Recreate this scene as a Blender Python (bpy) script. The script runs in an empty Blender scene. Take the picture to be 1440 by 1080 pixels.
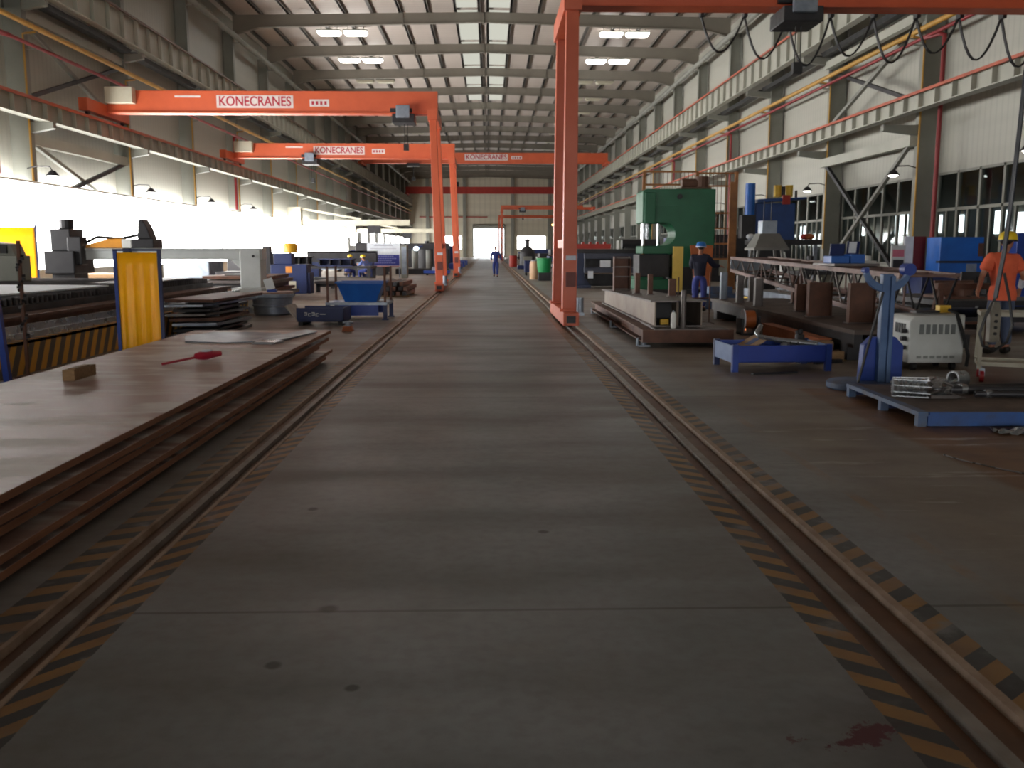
import bpy, bmesh, random
from math import *
from mathutils import Vector, Matrix, Euler
random.seed(7)
S = bpy.context.scene
C = S.collection
PI = pi

# ------------------------------------------------------------------ materials
def srgb(r, g, b):
    f = lambda v: v/12.92 if v <= .04045 else ((v+.055)/1.055)**2.4
    return (f(r/255), f(g/255), f(b/255), 1)

class NT:
    def __init__(s, m):
        m.use_nodes = True
        s.t = m.node_tree; s.t.nodes.clear()
    def n(s, typ, **kw):
        nd = s.t.nodes.new(typ)
        for k, v in kw.items():
            if k.startswith('i_'):
                nd.inputs[k[2:].replace('_', ' ')].default_value = v
            else:
                setattr(nd, k, v)
        return nd
    def l(s, a, b): s.t.links.new(a, b)
    def math(s, op, a, b=None, c=None, clamp=False):
        nd = s.t.nodes.new('ShaderNodeMath'); nd.operation = op; nd.use_clamp = clamp
        for i, v in enumerate((a, b, c)):
            if v is None: continue
            if isinstance(v, (int, float)): nd.inputs[i].default_value = v
            else: s.l(v, nd.inputs[i])
        return nd.outputs[0]
    def mix(s, f, a, b):
        nd = s.t.nodes.new('ShaderNodeMix'); nd.data_type = 'RGBA'
        for i, v in ((0, f), (6, a), (7, b)):
            if isinstance(v, (int, float, tuple)): nd.inputs[i].default_value = v
            else: s.l(v, nd.inputs[i])
        return nd.outputs[2]

MATS = {}
def pm(name, col, col2=None, scale=3.0, rough=.55, metal=0.0, bump=0.0, detail=4.0, spread=.25, stretch=None):
    """painted / worn surface: two tones mixed by noise in object space"""
    if name in MATS: return MATS[name]
    m = bpy.data.materials.new(name); t = NT(m)
    col2 = col2 or tuple(c*.72 for c in col[:3])+(1,)
    tc = t.n('ShaderNodeTexCoord')
    src = tc.outputs['Object']
    if stretch:
        mp = t.n('ShaderNodeMapping'); mp.inputs['Scale'].default_value = stretch
        t.l(src, mp.inputs[0]); src = mp.outputs[0]
    nz = t.n('ShaderNodeTexNoise', i_Scale=scale, i_Detail=detail, i_Roughness=.6); t.l(src, nz.inputs['Vector'])
    rp = t.n('ShaderNodeMapRange'); rp.inputs[1].default_value = .5-spread; rp.inputs[2].default_value = .5+spread
    t.l(nz.outputs[0], rp.inputs[0])
    cm = t.mix(rp.outputs[0], col, col2)
    b = t.n('ShaderNodeBsdfPrincipled'); t.l(cm, b.inputs['Base Color'])
    b.inputs['Metallic'].default_value = metal
    r = t.math('ADD', t.math('MULTIPLY', rp.outputs[0], .15), rough-.07, clamp=True); t.l(r, b.inputs['Roughness'])
    if bump:
        bp = t.n('ShaderNodeBump', i_Strength=bump, i_Distance=.02); t.l(nz.outputs[0], bp.inputs['Height']); t.l(bp.outputs[0], b.inputs['Normal'])
    o = t.n('ShaderNodeOutputMaterial'); t.l(b.outputs[0], o.inputs[0])
    MATS[name] = m
    return m

def emit(name, col, strength):
    if name in MATS: return MATS[name]
    m = bpy.data.materials.new(name); t = NT(m)
    e = t.n('ShaderNodeEmission'); e.inputs[0].default_value = col; e.inputs[1].default_value = strength
    o = t.n('ShaderNodeOutputMaterial'); t.l(e.outputs[0], o.inputs[0]); MATS[name] = m
    return m

ORANGE = pm('crane_orange', srgb(214, 98, 58), srgb(200, 88, 52), 1.5, .45)
RED = pm('red_paint', srgb(176, 44, 30), None, 2, .5)
FIRE = pm('fire_pipe_red', srgb(140, 30, 34), None, 2, .5)
CONDUCT = pm('conductor_orange', srgb(196, 92, 60), srgb(160, 78, 56), 2, .5)
YPIPE = pm('yellow_pipe', srgb(196, 150, 62), srgb(168, 124, 48), 2, .5)
CREAM = pm('cream_paint', srgb(214, 210, 190), srgb(196, 190, 168), 2, .5)
GREYST = pm('column_grey', srgb(140, 141, 132), srgb(122, 122, 114), .8, .55)
GIRDER = pm('girder_grey', srgb(178, 178, 166), srgb(160, 160, 148), .6, .5)
RAFT = pm('rafter_grey', srgb(134, 128, 116), srgb(120, 114, 104), .5, .6)
PURL = pm('purlin_grey', srgb(110, 106, 100), None, .8, .6)
DARK = pm('dark_steel', srgb(50, 49, 52), srgb(34, 33, 36), 3, .5, .3)
BLACK = pm('black_rubber', srgb(26, 26, 28), srgb(18, 18, 20), 4, .5)
RUST = pm('rusty_steel', srgb(112, 74, 56), srgb(74, 52, 44), 4, .6, .25, .1)
MILL = pm('mill_scale_steel', srgb(112, 106, 104), srgb(86, 80, 78), 3, .45, .45)
BRST = pm('bright_steel', srgb(196, 200, 204), srgb(160, 164, 170), 5, .28, .9)
GALV = pm('galvanised', srgb(150, 160, 172), srgb(118, 126, 138), 4, .4, .4)
BLUE = pm('blue_paint', srgb(26, 66, 158), srgb(20, 50, 128), 2.5, .45)
SKYB = pm('bright_blue_paint', srgb(24, 104, 196), srgb(18, 86, 172), 2.5, .42)
DBLUE = pm('deep_blue_paint', srgb(24, 44, 100), srgb(20, 34, 76), 2.5, .5)
WBLUE = pm('worn_blue_paint', srgb(70, 112, 162), srgb(92, 84, 78), 5, .55, 0, .05, spread=.35)
GREEN = pm('machine_green', srgb(18, 94, 62), srgb(16, 80, 54), 1.5, .45)
YELL = pm('yellow_paint', srgb(232, 190, 60), srgb(206, 164, 44), 3, .5)
PYEL = pm('pale_yellow_paint', srgb(226, 196, 96), srgb(208, 176, 82), 3, .5)
DORANGE = pm('dull_orange', srgb(176, 92, 36), srgb(140, 72, 30), 3, .55)
WHITE = pm('white_paint', srgb(232, 232, 228), srgb(214, 214, 210), 3, .45)
LGREY = pm('pale_grey_paint', srgb(206, 210, 208), srgb(190, 194, 192), 3, .45)
WOOD = pm('rough_timber', srgb(156, 124, 88), srgb(118, 90, 62), 6, .8, 0, .2, stretch=(1, 6, 6))
CARD = pm('cardboard', srgb(176, 146, 118), srgb(156, 128, 102), 5, .85)
SKIN = pm('skin', srgb(176, 122, 96), srgb(160, 106, 84), 8, .55)
HAIR = pm('black_hair', srgb(24, 20, 18), None, 20, .7)
EYE = pm('eye', srgb(40, 32, 28), None, 20, .3)
LETTER = pm('letter_red', srgb(190, 40, 60), None, 5, .5)
STICK = pm('sticker_white', srgb(236, 226, 222), None, 5, .5)
PAPER = pm('paper_white', srgb(226, 230, 236), srgb(206, 212, 222), 5, .7)
LAMPW = emit('highbay_diffuser', (1, .97, .92, 1), 14)
LAMPS = emit('floodlight_lens', (1, .97, .92, 1), 6)
LAMPA = emit('amber_lamp_lens', (1, .62, .22, 1), 5)
ARC = emit('welding_arc', (.75, .87, 1, 1), 10)
SPARK = emit('hot_spark', (1, .3, .12, 1), 2.0)
GLOW = emit('daylit_pane', (1, .985, .96, 1), 17)
GLOWN = emit('added_pane_near_end', (1, .985, .96, 1), 9.5)
SKYL = emit('skylight_pane', (.95, .95, .82, 1), .5)
GLOWR = emit('distant_bright_pane', (.95, .98, 1, 1), 5)
FARP = emit('far_bright_pane', (1, .99, .95, 1), 9)

def plate_top():
    m = bpy.data.materials.new('plate_oxide_pink'); t = NT(m)
    tc = t.n('ShaderNodeTexCoord')
    a = t.n('ShaderNodeTexNoise', i_Scale=.9, i_Detail=6, i_Roughness=.6); t.l(tc.outputs['Object'], a.inputs[0])
    mp = t.n('ShaderNodeMapping'); mp.inputs['Scale'].default_value = (1.2, 3.6, 1); t.l(tc.outputs['Object'], mp.inputs[0])
    b_ = t.n('ShaderNodeTexNoise', i_Scale=1.1, i_Detail=6); t.l(mp.outputs[0], b_.inputs[0])
    f = t.n('ShaderNodeMapRange'); f.inputs[1].default_value = .35; f.inputs[2].default_value = .68; t.l(a.outputs[0], f.inputs[0])
    g = t.n('ShaderNodeMapRange'); g.inputs[1].default_value = .46; g.inputs[2].default_value = .6; t.l(b_.outputs[0], g.inputs[0])
    c = t.mix(f.outputs[0], srgb(168, 148, 140), srgb(160, 122, 108))
    c = t.mix(g.outputs[0], c, srgb(212, 202, 194))
    p = t.n('ShaderNodeBsdfPrincipled'); t.l(c, p.inputs['Base Color'])
    p.inputs['Metallic'].default_value = .2
    t.l(t.math('ADD', t.math('MULTIPLY', g.outputs[0], .15), .48), p.inputs['Roughness'])
    bp = t.n('ShaderNodeBump', i_Strength=.12, i_Distance=.02); t.l(b_.outputs[0], bp.inputs['Height']); t.l(bp.outputs[0], p.inputs['Normal'])
    o = t.n('ShaderNodeOutputMaterial'); t.l(p.outputs[0], o.inputs[0])
    return m
PLATE = plate_top()

def clad(name, col, freq, axis):
    m = bpy.data.materials.new(name); t = NT(m)
    tc = t.n('ShaderNodeTexCoord'); sx = t.n('ShaderNodeSeparateXYZ'); t.l(tc.outputs['Object'], sx.inputs[0])
    u = sx.outputs[axis]
    w = t.math('SINE', t.math('MULTIPLY', u, 2*PI*freq))
    rib = t.math('GREATER_THAN', w, .55)
    n1 = t.n('ShaderNodeTexNoise', i_Scale=.35, i_Detail=3); t.l(tc.outputs['Object'], n1.inputs[0])
    c = t.mix(n1.outputs[0], tuple(v*.92 for v in col[:3])+(1,), tuple(min(1, v*1.06) for v in col[:3])+(1,))
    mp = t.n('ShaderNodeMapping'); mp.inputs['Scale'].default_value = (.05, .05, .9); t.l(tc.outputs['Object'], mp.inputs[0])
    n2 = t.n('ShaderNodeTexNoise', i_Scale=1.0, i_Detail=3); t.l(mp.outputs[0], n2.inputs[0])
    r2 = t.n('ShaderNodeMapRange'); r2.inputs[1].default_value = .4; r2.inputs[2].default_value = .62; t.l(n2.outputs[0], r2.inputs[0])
    c = t.mix(t.math('MULTIPLY', r2.outputs[0], .45), c, tuple(v*.72 for v in col[:3])+(1,))  # soft horizontal shading bands put into the cladding colour
    c = t.mix(t.math('MULTIPLY', rib, .22), c, tuple(v*.6 for v in col[:3])+(1,))
    p = t.n('ShaderNodeBsdfPrincipled'); t.l(c, p.inputs['Base Color']); p.inputs['Roughness'].default_value = .5
    bp = t.n('ShaderNodeBump', i_Strength=.5, i_Distance=.03); t.l(rib, bp.inputs['Height']); t.l(bp.outputs[0], p.inputs['Normal'])
    o = t.n('ShaderNodeOutputMaterial'); t.l(p.outputs[0], o.inputs[0])
    return m
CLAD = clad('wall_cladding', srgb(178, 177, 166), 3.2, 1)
CLADF = clad('end_wall_cladding', srgb(212, 206, 186), 1.0, 0)
ROOFM = clad('roof_lining', srgb(192, 180, 170), 2.0, 1)

def floor_mat():
    m = bpy.data.materials.new('worn_concrete_with_markings'); t = NT(m)
    tc = t.n('ShaderNodeTexCoord'); P = tc.outputs['Object']
    sx = t.n('ShaderNodeSeparateXYZ'); t.l(P, sx.inputs[0]); X, Y = sx.outputs[0], sx.outputs[1]
    def noise(sc, det=5, stretch=None, rough=.55):
        src = P
        if stretch:
            mp = t.n('ShaderNodeMapping'); mp.inputs['Scale'].default_value = stretch; t.l(P, mp.inputs[0]); src = mp.outputs[0]
        n = t.n('ShaderNodeTexNoise', i_Scale=sc, i_Detail=det, i_Roughness=rough); t.l(src, n.inputs[0]); return n.outputs[0]
    def rng(v, a, b, smooth=True):
        r = t.n('ShaderNodeMapRange'); r.interpolation_type = 'SMOOTHSTEP' if smooth else 'LINEAR'
        r.inputs[1].default_value = a; r.inputs[2].default_value = b; t.l(v, r.inputs[0]); return r.outputs[0]
    def band(v, a, b):
        return t.math('MULTIPLY', t.math('GREATER_THAN', v, a), t.math('LESS_THAN', v, b))
    n0 = noise(.5, 6); n1 = noise(2.2, 6); n2 = noise(.9, 5, (.35, 1.6, 1)); n3 = noise(14, 4)
    n4 = noise(.25, 4)
    base = t.mix(rng(n0, .36, .64), srgb(126, 132, 134), srgb(152, 158, 162))
    base = t.mix(t.math('MULTIPLY', rng(noise(.45, 6), .48, .66), .3), base, srgb(112, 102, 92))
    base = t.mix(t.math('MULTIPLY', rng(n2, .42, .75), .4), base, srgb(106, 102, 96))
    base = t.mix(t.math('MULTIPLY', rng(n1, .55, .8), .35), base, srgb(142, 136, 126))
    base = t.mix(t.math('MULTIPLY', rng(n3, .35, .75), .22), base, srgb(84, 78, 70))
    # brown, rust-dusted working areas either side of the aisle
    side = t.math('MAXIMUM', rng(X, 1.9, 2.9), t.math('SUBTRACT', 1.0, rng(X, -2.6, -1.95)))
    brown = t.mix(rng(n1, .35, .7), srgb(136, 122, 106), srgb(118, 102, 88))
    base = t.mix(t.math('MULTIPLY', side, .8), base, brown)
    # reddish brake of rust close to the rails inside the aisle
    al = t.math('MULTIPLY', rng(X, .35, 1.4), t.math('LESS_THAN', X, 1.6))
    ar = t.math('SUBTRACT', 1.0, rng(X, -1.7, -.5))
    base = t.mix(t.math('MULTIPLY', t.math('MAXIMUM', al, ar), t.math('MULTIPLY', rng(n2, .3, .7), .35)), base, srgb(120, 102, 90))
    # strong rust stain in front of the scrap pallet
    edge = t.math('ADD', t.math('SUBTRACT', X, 3.55), t.math('MULTIPLY', n1, .12))
    rz = t.math('MULTIPLY', rng(edge, .0, .12), t.math('MULTIPLY', t.math('LESS_THAN', Y, 10.5), t.math('GREATER_THAN', Y, 3.0)))
    base = t.mix(t.math('MULTIPLY', rz, .9), base, t.mix(rng(n1, .35, .7), srgb(128, 88, 52), srgb(96, 66, 46)))
    # transverse joints
    jt = t.math('LESS_THAN', t.math('ABSOLUTE', t.math('SUBTRACT', t.math('MODULO', t.math('ADD', Y, 5.05), 6.0), 3.0)), .012)
    base = t.mix(t.math('MULTIPLY', jt, .55), base, srgb(66, 60, 54))
    # pale scuffs on the working side
    nS = noise(1.3, 7, (.5, 3.2, 1), .7)
    sc = t.math('MULTIPLY', rng(nS, .57, .68), t.math('MULTIPLY', rng(X, 1.95, 2.2), t.math('MULTIPLY', rng(Y, 4.4, 5.2), t.math('SUBTRACT', 1.0, rng(Y, 7.5, 10)))))
    base = t.mix(t.math('MULTIPLY', sc, .6), base, srgb(206, 204, 200))
    # oil spots
    for (ox, oy, r) in ((-.73, 3.98, .05), (-.85, 3.42, .035), (-.51, 3.22, .03), (.3, 5.1, .03), (-1.1, 5.6, .04)):
        d = t.math('SQRT', t.math('ADD', t.math('POWER', t.math('SUBTRACT', X, ox), 2), t.math('POWER', t.math('SUBTRACT', Y, oy), 2)))
        d = t.math('ADD', d, t.math('MULTIPLY', t.math('SUBTRACT', n3, .5), .05))
        base = t.mix(t.math('MULTIPLY', t.math('SUBTRACT', 1.0, rng(d, r*.5, r*1.2)), .75), base, srgb(50, 46, 44))
    # dark oily stain round the splash
    d3 = t.math('ADD', t.math('SQRT', t.math('ADD', t.math('POWER', t.math('MULTIPLY', t.math('SUBTRACT', X, 1.75), .8), 2), t.math('POWER', t.math('SUBTRACT', Y, 2.75), 2))), t.math('MULTIPLY', t.math('SUBTRACT', n1, .5), .7))
    base = t.mix(t.math('MULTIPLY', t.math('SUBTRACT', 1.0, rng(d3, .25, .85)), .6), base, srgb(70, 60, 58))
    # dark oily patch and a dried dark red splash near the rail
    d = t.math('ADD', t.math('ADD', t.math('ABSOLUTE', t.math('MULTIPLY', t.math('SUBTRACT', X, 1.26), .75)), t.math('ABSOLUTE', t.math('MULTIPLY', t.math('SUBTRACT', Y, t.math('ADD', t.math('MULTIPLY', X, .45), 2.28)), 1.6))),
               t.math('MULTIPLY', t.math('SUBTRACT', noise(26, 6, None, .75), .5), .42))
    base = t.mix(t.math('MULTIPLY', t.math('SUBTRACT', 1.0, rng(d, .09, .12)), .95), base, srgb(84, 10, 34))
    d2 = t.math('ADD', t.math('ADD', t.math('ABSOLUTE', t.math('SUBTRACT', X, 1.0)), t.math('ABSOLUTE', t.math('MULTIPLY', t.math('SUBTRACT', Y, 2.82), 2))), t.math('MULTIPLY', t.math('SUBTRACT', noise(30, 6, None, .7), .5), .3))
    base = t.mix(t.math('MULTIPLY', t.math('SUBTRACT', 1.0, rng(d2, .02, .04)), .7), base, srgb(92, 24, 40))
    # hazard stripes beside the sunken rails
    YEL = t.mix(rng(n1, .3, .7), srgb(168, 122, 52), srgb(138, 98, 52)); BLK = srgb(46, 47, 48)
    wear = t.math('MULTIPLY', rng(noise(5, 5), .22, .5), rng(n4, .2, .5))
    def stripes(x0, x1, slope, phase, amt):
        nonlocal base
        ph = t.math('FRACT', t.math('ADD', t.math('DIVIDE', t.math('ADD', Y, t.math('MULTIPLY', t.math('SUBTRACT', X, x0), slope)), .232), phase))
        k = t.math('LESS_THAN', ph, .5)
        inb = band(t.math('ADD', X, t.math('MULTIPLY', t.math('SUBTRACT', n3, .5), .012)), x0, x1)
        base = t.mix(t.math('MULTIPLY', t.math('MULTIPLY', inb, wear), amt), base, t.mix(k, BLK, YEL))
    stripes(-1.735, -1.585, -1.25, -.09+.25, .9)
    stripes(-2.165, -1.975, -.55, .12, .75)
    stripes(1.36, 1.515, .8, .17, .9)
    stripes(1.86, 1.995, -.8, .3, .8)
    # thin worn yellow guide line on the working side
    yl = band(t.math('ADD', X, t.math('MULTIPLY', n0, .04)), 2.36, 2.44)
    base = t.mix(t.math('MULTIPLY', t.math('MULTIPLY', yl, rng(n1, .4, .7)), .4), base, srgb(160, 118, 60))
    # rust in the rail slots
    slot = t.math('MAXIMUM', band(X, -1.975, -1.735), band(X, 1.515, 1.83))
    base = t.mix(slot, base, t.mix(rng(n1, .35, .7), srgb(112, 76, 50), srgb(88, 60, 44)))
    p = t.n('ShaderNodeBsdfPrincipled'); t.l(base, p.inputs['Base Color'])
    t.l(t.math('ADD', t.math('MULTIPLY', rng(n2, .3, .8), .2), .38), p.inputs['Roughness'])
    p.inputs['Specular IOR Level'].default_value = .42
    bp = t.n('ShaderNodeBump', i_Strength=.06, i_Distance=.02); t.l(n1, bp.inputs['Height']); t.l(bp.outputs[0], p.inputs['Normal'])
    o = t.n('ShaderNodeOutputMaterial'); t.l(p.outputs[0], o.inputs[0])
    return m
FLOOR = floor_mat()

def hazard_mat():
    m = bpy.data.materials.new('hazard_stripe_paint'); t = NT(m)
    tc = t.n('ShaderNodeTexCoord'); sx = t.n('ShaderNodeSeparateXYZ'); t.l(tc.outputs['Object'], sx.inputs[0])
    ph = t.math('FRACT', t.math('DIVIDE', t.math('ADD', sx.outputs[1], t.math('MULTIPLY', sx.outputs[2], -.55)), .31))
    c = t.mix(t.math('LESS_THAN', ph, .5), srgb(96, 84, 70), srgb(212, 156, 54))
    p = t.n('ShaderNodeBsdfPrincipled'); t.l(c, p.inputs['Base Color']); p.inputs['Roughness'].default_value = .6
    o = t.n('ShaderNodeOutputMaterial'); t.l(p.outputs[0], o.inputs[0]); return m
HAZ = hazard_mat()

def curtain_mat():
    m = bpy.data.materials.new('yellow_weld_curtain'); t = NT(m)
    tc = t.n('ShaderNodeTexCoord'); n = t.n('ShaderNodeTexNoise', i_Scale=3.0, i_Detail=3); t.l(tc.outputs['Object'], n.inputs[0])
    c = t.mix(n.outputs[0], srgb(255, 216, 44), srgb(250, 200, 50))
    a = t.n('ShaderNodeBsdfPrincipled'); t.l(c, a.inputs['Base Color']); a.inputs['Roughness'].default_value = .35
    b = t.n('ShaderNodeBsdfTranslucent'); t.l(c, b.inputs[0])
    mx = t.n('ShaderNodeMixShader'); mx.inputs[0].default_value = .55; t.l(a.outputs[0], mx.inputs[1]); t.l(b.outputs[0], mx.inputs[2])
    o = t.n('ShaderNodeOutputMaterial'); t.l(mx.outputs[0], o.inputs[0]); return m
CURT = curtain_mat()

def glass_mat():
    m = bpy.data.materials.new('tinted_glass'); t = NT(m)
    a = t.n('ShaderNodeBsdfTransparent'); a.inputs[0].default_value = (.75, .8, .8, 1)
    b = t.n('ShaderNodeBsdfGlossy'); b.inputs['Roughness'].default_value = .05; b.inputs[0].default_value = (.8, .85, .85, 1)
    mx = t.n('ShaderNodeMixShader'); mx.inputs[0].default_value = .08; t.l(a.outputs[0], mx.inputs[1]); t.l(b.outputs[0], mx.inputs[2])
    o = t.n('ShaderNodeOutputMaterial'); t.l(mx.outputs[0], o.inputs[0]); return m
GLASS = glass_mat()

# ------------------------------------------------------------------ mesh helpers
class MB:
    def __init__(s): s.bm = bmesh.new()
    def _add(s, verts, faces, M=None):
        vs = [s.bm.verts.new((M @ Vector(v)) if M else v) for v in verts]
        for f in faces:
            try: s.bm.faces.new([vs[i] for i in f])
            except ValueError: pass
        return s
    def box(s, c, d, rot=(0, 0, 0)):
        M = Matrix.Translation(c) @ Euler(rot).to_matrix().to_4x4()
        x, y, z = d[0]/2, d[1]/2, d[2]/2
        v = [(-x, -y, -z), (x, -y, -z), (x, y, -z), (-x, y, -z), (-x, -y, z), (x, -y, z), (x, y, z), (-x, y, z)]
        return s._add(v, [(3, 2, 1, 0), (4, 5, 6, 7), (0, 1, 5, 4), (1, 2, 6, 5), (2, 3, 7, 6), (3, 0, 4, 7)], M)
    def b2(s, a, b):
        """box between two corner points"""
        return s.box([(a[i]+b[i])/2 for i in range(3)], [abs(b[i]-a[i]) for i in range(3)])
    def _frame(s, p0, p1):
        p0, p1 = Vector(p0), Vector(p1); d = (p1-p0)
        z = d.normalized(); u = Vector((0, 0, 1)) if abs(z.z) < .95 else Vector((0, 1, 0))
        x = u.cross(z).normalized(); y = z.cross(x)
        return p0, p1, x, y
    def bar(s, p0, p1, w, h=None):
        h = h or w
        a, b, x, y = s._frame(p0, p1)
        v = []
        for p in (a, b):
            for i, j in ((-1, -1), (1, -1), (1, 1), (-1, 1)): v.append(p+x*i*w/2+y*j*h/2)
        return s._add(v, [(3, 2, 1, 0), (4, 5, 6, 7), (0, 1, 5, 4), (1, 2, 6, 5), (2, 3, 7, 6), (3, 0, 4, 7)])
    def tube(s, p0, p1, r, r2=None, n=12, hollow=0):
        r2 = r if r2 is None else r2
        a, b, x, y = s._frame(p0, p1)
        ring = lambda p, q: [p+(x*cos(2*PI*k/n)+y*sin(2*PI*k/n))*q for k in range(n)]
        if hollow:
            v = ring(a, r)+ring(b, r2)+ring(a, r-hollow)+ring(b, r2-hollow); f = []
            for k in range(n):
                j = (k+1) % n
                f += [(k, j, n+j, n+k), (2*n+j, 2*n+k, 3*n+k, 3*n+j), (j, k, 2*n+k, 2*n+j), (n+k, n+j, 3*n+j, 3*n+k)]
            return s._add(v, f)
        v = ring(a, r)+ring(b, r2)
        f = [(k, (k+1) % n, n+(k+1) % n, n+k) for k in range(n)]+[tuple(range(n-1, -1, -1)), tuple(range(n, 2*n))]
        return s._add(v, f)
    def path(s, pts, r, n=8):
        pts = [Vector(p) for p in pts]; m = len(pts); rings = []
        prev = None
        for i, p in enumerate(pts):
            d = (pts[min(i+1, m-1)]-pts[max(i-1, 0)]).normalized()
            if prev is None:
                u = Vector((0, 0, 1)) if abs(d.z) < .9 else Vector((1, 0, 0)); x = u.cross(d).normalized()
            else: x = (prev-d*prev.dot(d)).normalized()
            prev = x; y = d.cross(x)
            rings += [p+(x*cos(2*PI*k/n)+y*sin(2*PI*k/n))*r for k in range(n)]
        f = []
        for i in range(m-1):
            for k in range(n):
                j = (k+1) % n; f.append((i*n+k, i*n+j, (i+1)*n+j, (i+1)*n+k))
        f += [tuple(range(n-1, -1, -1)), tuple(range((m-1)*n, m*n))]
        return s._add(rings, f)
    def prism(s, prof, y0, y1, plane='xz'):
        """extrude a closed outline; xz extrudes along y, yz along x, xy along z"""
        n = len(prof)
        g = {'xz': lambda a, b, t: (a, t, b), 'yz': lambda a, b, t: (t, a, b), 'xy': lambda a, b, t: (a, b, t)}[plane]
        v = [g(a, b, y0) for a, b in prof]+[g(a, b, y1) for a, b in prof]
        f = [(k, (k+1) % n, n+(k+1) % n, n+k) for k in range(n)]+[tuple(range(n-1, -1, -1)), tuple(range(n, 2*n))]
        return s._add(v, f)
    def lathe(s, prof, c=(0, 0, 0), n=20):
        v = []; f = []; m = len(prof)
        for r, z in prof:
            for k in range(n): v.append((c[0]+max(r, 1e-4)*cos(2*PI*k/n), c[1]+max(r, 1e-4)*sin(2*PI*k/n), c[2]+z))
        for i in range(m-1):
            for k in range(n):
                j = (k+1) % n; f.append((i*n+k, i*n+j, (i+1)*n+j, (i+1)*n+k))
        f += [tuple(range(n-1, -1, -1)), tuple(range((m-1)*n, m*n))]
        return s._add(v, f)
    def sphere(s, c, r, n=12, sc=(1, 1, 1)):
        prof = [(r*sin(PI*i/8), -r*cos(PI*i/8)) for i in range(9)]
        v0 = len(s.bm.verts); s.lathe(prof, (0, 0, 0), n)
        s.bm.verts.ensure_lookup_table()
        for v in s.bm.verts[v0:]: v.co = Vector((v.co.x*sc[0]+c[0], v.co.y*sc[1]+c[1], v.co.z*sc[2]+c[2]))
        return s
    def build(s, name, mat, parent=None, smooth=False, bevel=0, loc=None):
        bmesh.ops.recalc_face_normals(s.bm, faces=s.bm.faces)
        me = bpy.data.meshes.new(name); s.bm.to_mesh(me); s.bm.free()
        for m in (mat if isinstance(mat, (list, tuple)) else [mat]): me.materials.append(m)
        if smooth:
            me.polygons.foreach_set('use_smooth', [True]*len(me.polygons))
            try: me.set_sharp_from_angle(angle=.7)
            except Exception: pass
        o = bpy.data.objects.new(name, me); C.objects.link(o)
        if parent: o.parent = parent
        if loc: o.location = loc
        if bevel:
            b = o.modifiers.new('bevel', 'BEVEL'); b.width = bevel; b.segments = 2; b.limit_method = 'ANGLE'
        return o

def tag(o, label, cat, group=None):
    o['label'] = label; o['category'] = cat
    if group: o['group'] = group
    return o
def thing(name, label, cat, loc=(0, 0, 0), rz=0, group=None):
    o = bpy.data.objects.new(name, None); C.objects.link(o); o.empty_display_size = .2
    o.location = loc; o.rotation_euler = (0, 0, rz)
    return tag(o, label, cat, group)
def struct(o): o['kind'] = 'structure'; return o
def dup(root, label, loc=None, rz=None, group=None):
    r = root.copy(); C.objects.link(r)
    if loc: r.location = loc
    if rz is not None: r.rotation_euler = (0, 0, rz)
    r['label'] = label
    if group: r['group'] = group
    for ch in list(root.children):
        c = ch.copy(); C.objects.link(c); c.parent = r
        for g in list(ch.children):
            d = g.copy(); C.objects.link(d); d.parent = c
    return r
ORD = ['first', 'second', 'third', 'fourth', 'fifth', 'sixth', 'seventh', 'eighth', 'ninth', 'tenth', 'eleventh', 'twelfth', 'thirteenth', 'fourteenth', 'fifteenth', 'sixteenth', 'seventeenth', 'eighteenth']
def text(name, s, size, mat, parent, loc, rot):
    cu = bpy.data.curves.new(name, 'FONT'); cu.body = s; cu.size = size; cu.extrude = .004; cu.align_x = 'CENTER'; cu.align_y = 'CENTER'
    cu.offset = size*.018
    tmp = bpy.data.objects.new(name+'_t', cu); C.objects.link(tmp)
    dg = bpy.context.evaluated_depsgraph_get(); dg.update()
    me = bpy.data.meshes.new_from_object(tmp.evaluated_get(dg)); bpy.data.objects.remove(tmp)
    me.materials.clear(); me.materials.append(mat)
    o = bpy.data.objects.new(name, me); C.objects.link(o); o.parent = parent; o.location = loc; o.rotation_euler = rot
    return o

# ------------------------------------------------------------------ camera
F = 1300.0; H = 1.6
pitch = atan(190/F); yaw = asin(32/sqrt(32**2+190**2+F**2))
cam = bpy.data.cameras.new('camera'); co = bpy.data.objects.new('camera', cam); C.objects.link(co)
cam.sensor_width = 36; cam.lens = 36*F/1440; cam.clip_end = 600; cam.clip_start = .05
co.location = (0, 0, H); co.rotation_euler = (PI/2-pitch, 0, -yaw)
S.camera = co

# ------------------------------------------------------------------ the hall
XL, XR = -14.9, 14.3            # inner faces of the wall columns
RLX, RRX = -14.4, 13.35         # runway centre lines
BAY = 8.43
FY = [31.4+BAY*k for k in range(-8, 18)]
YN, YF = -42.0, 176.0

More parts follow.
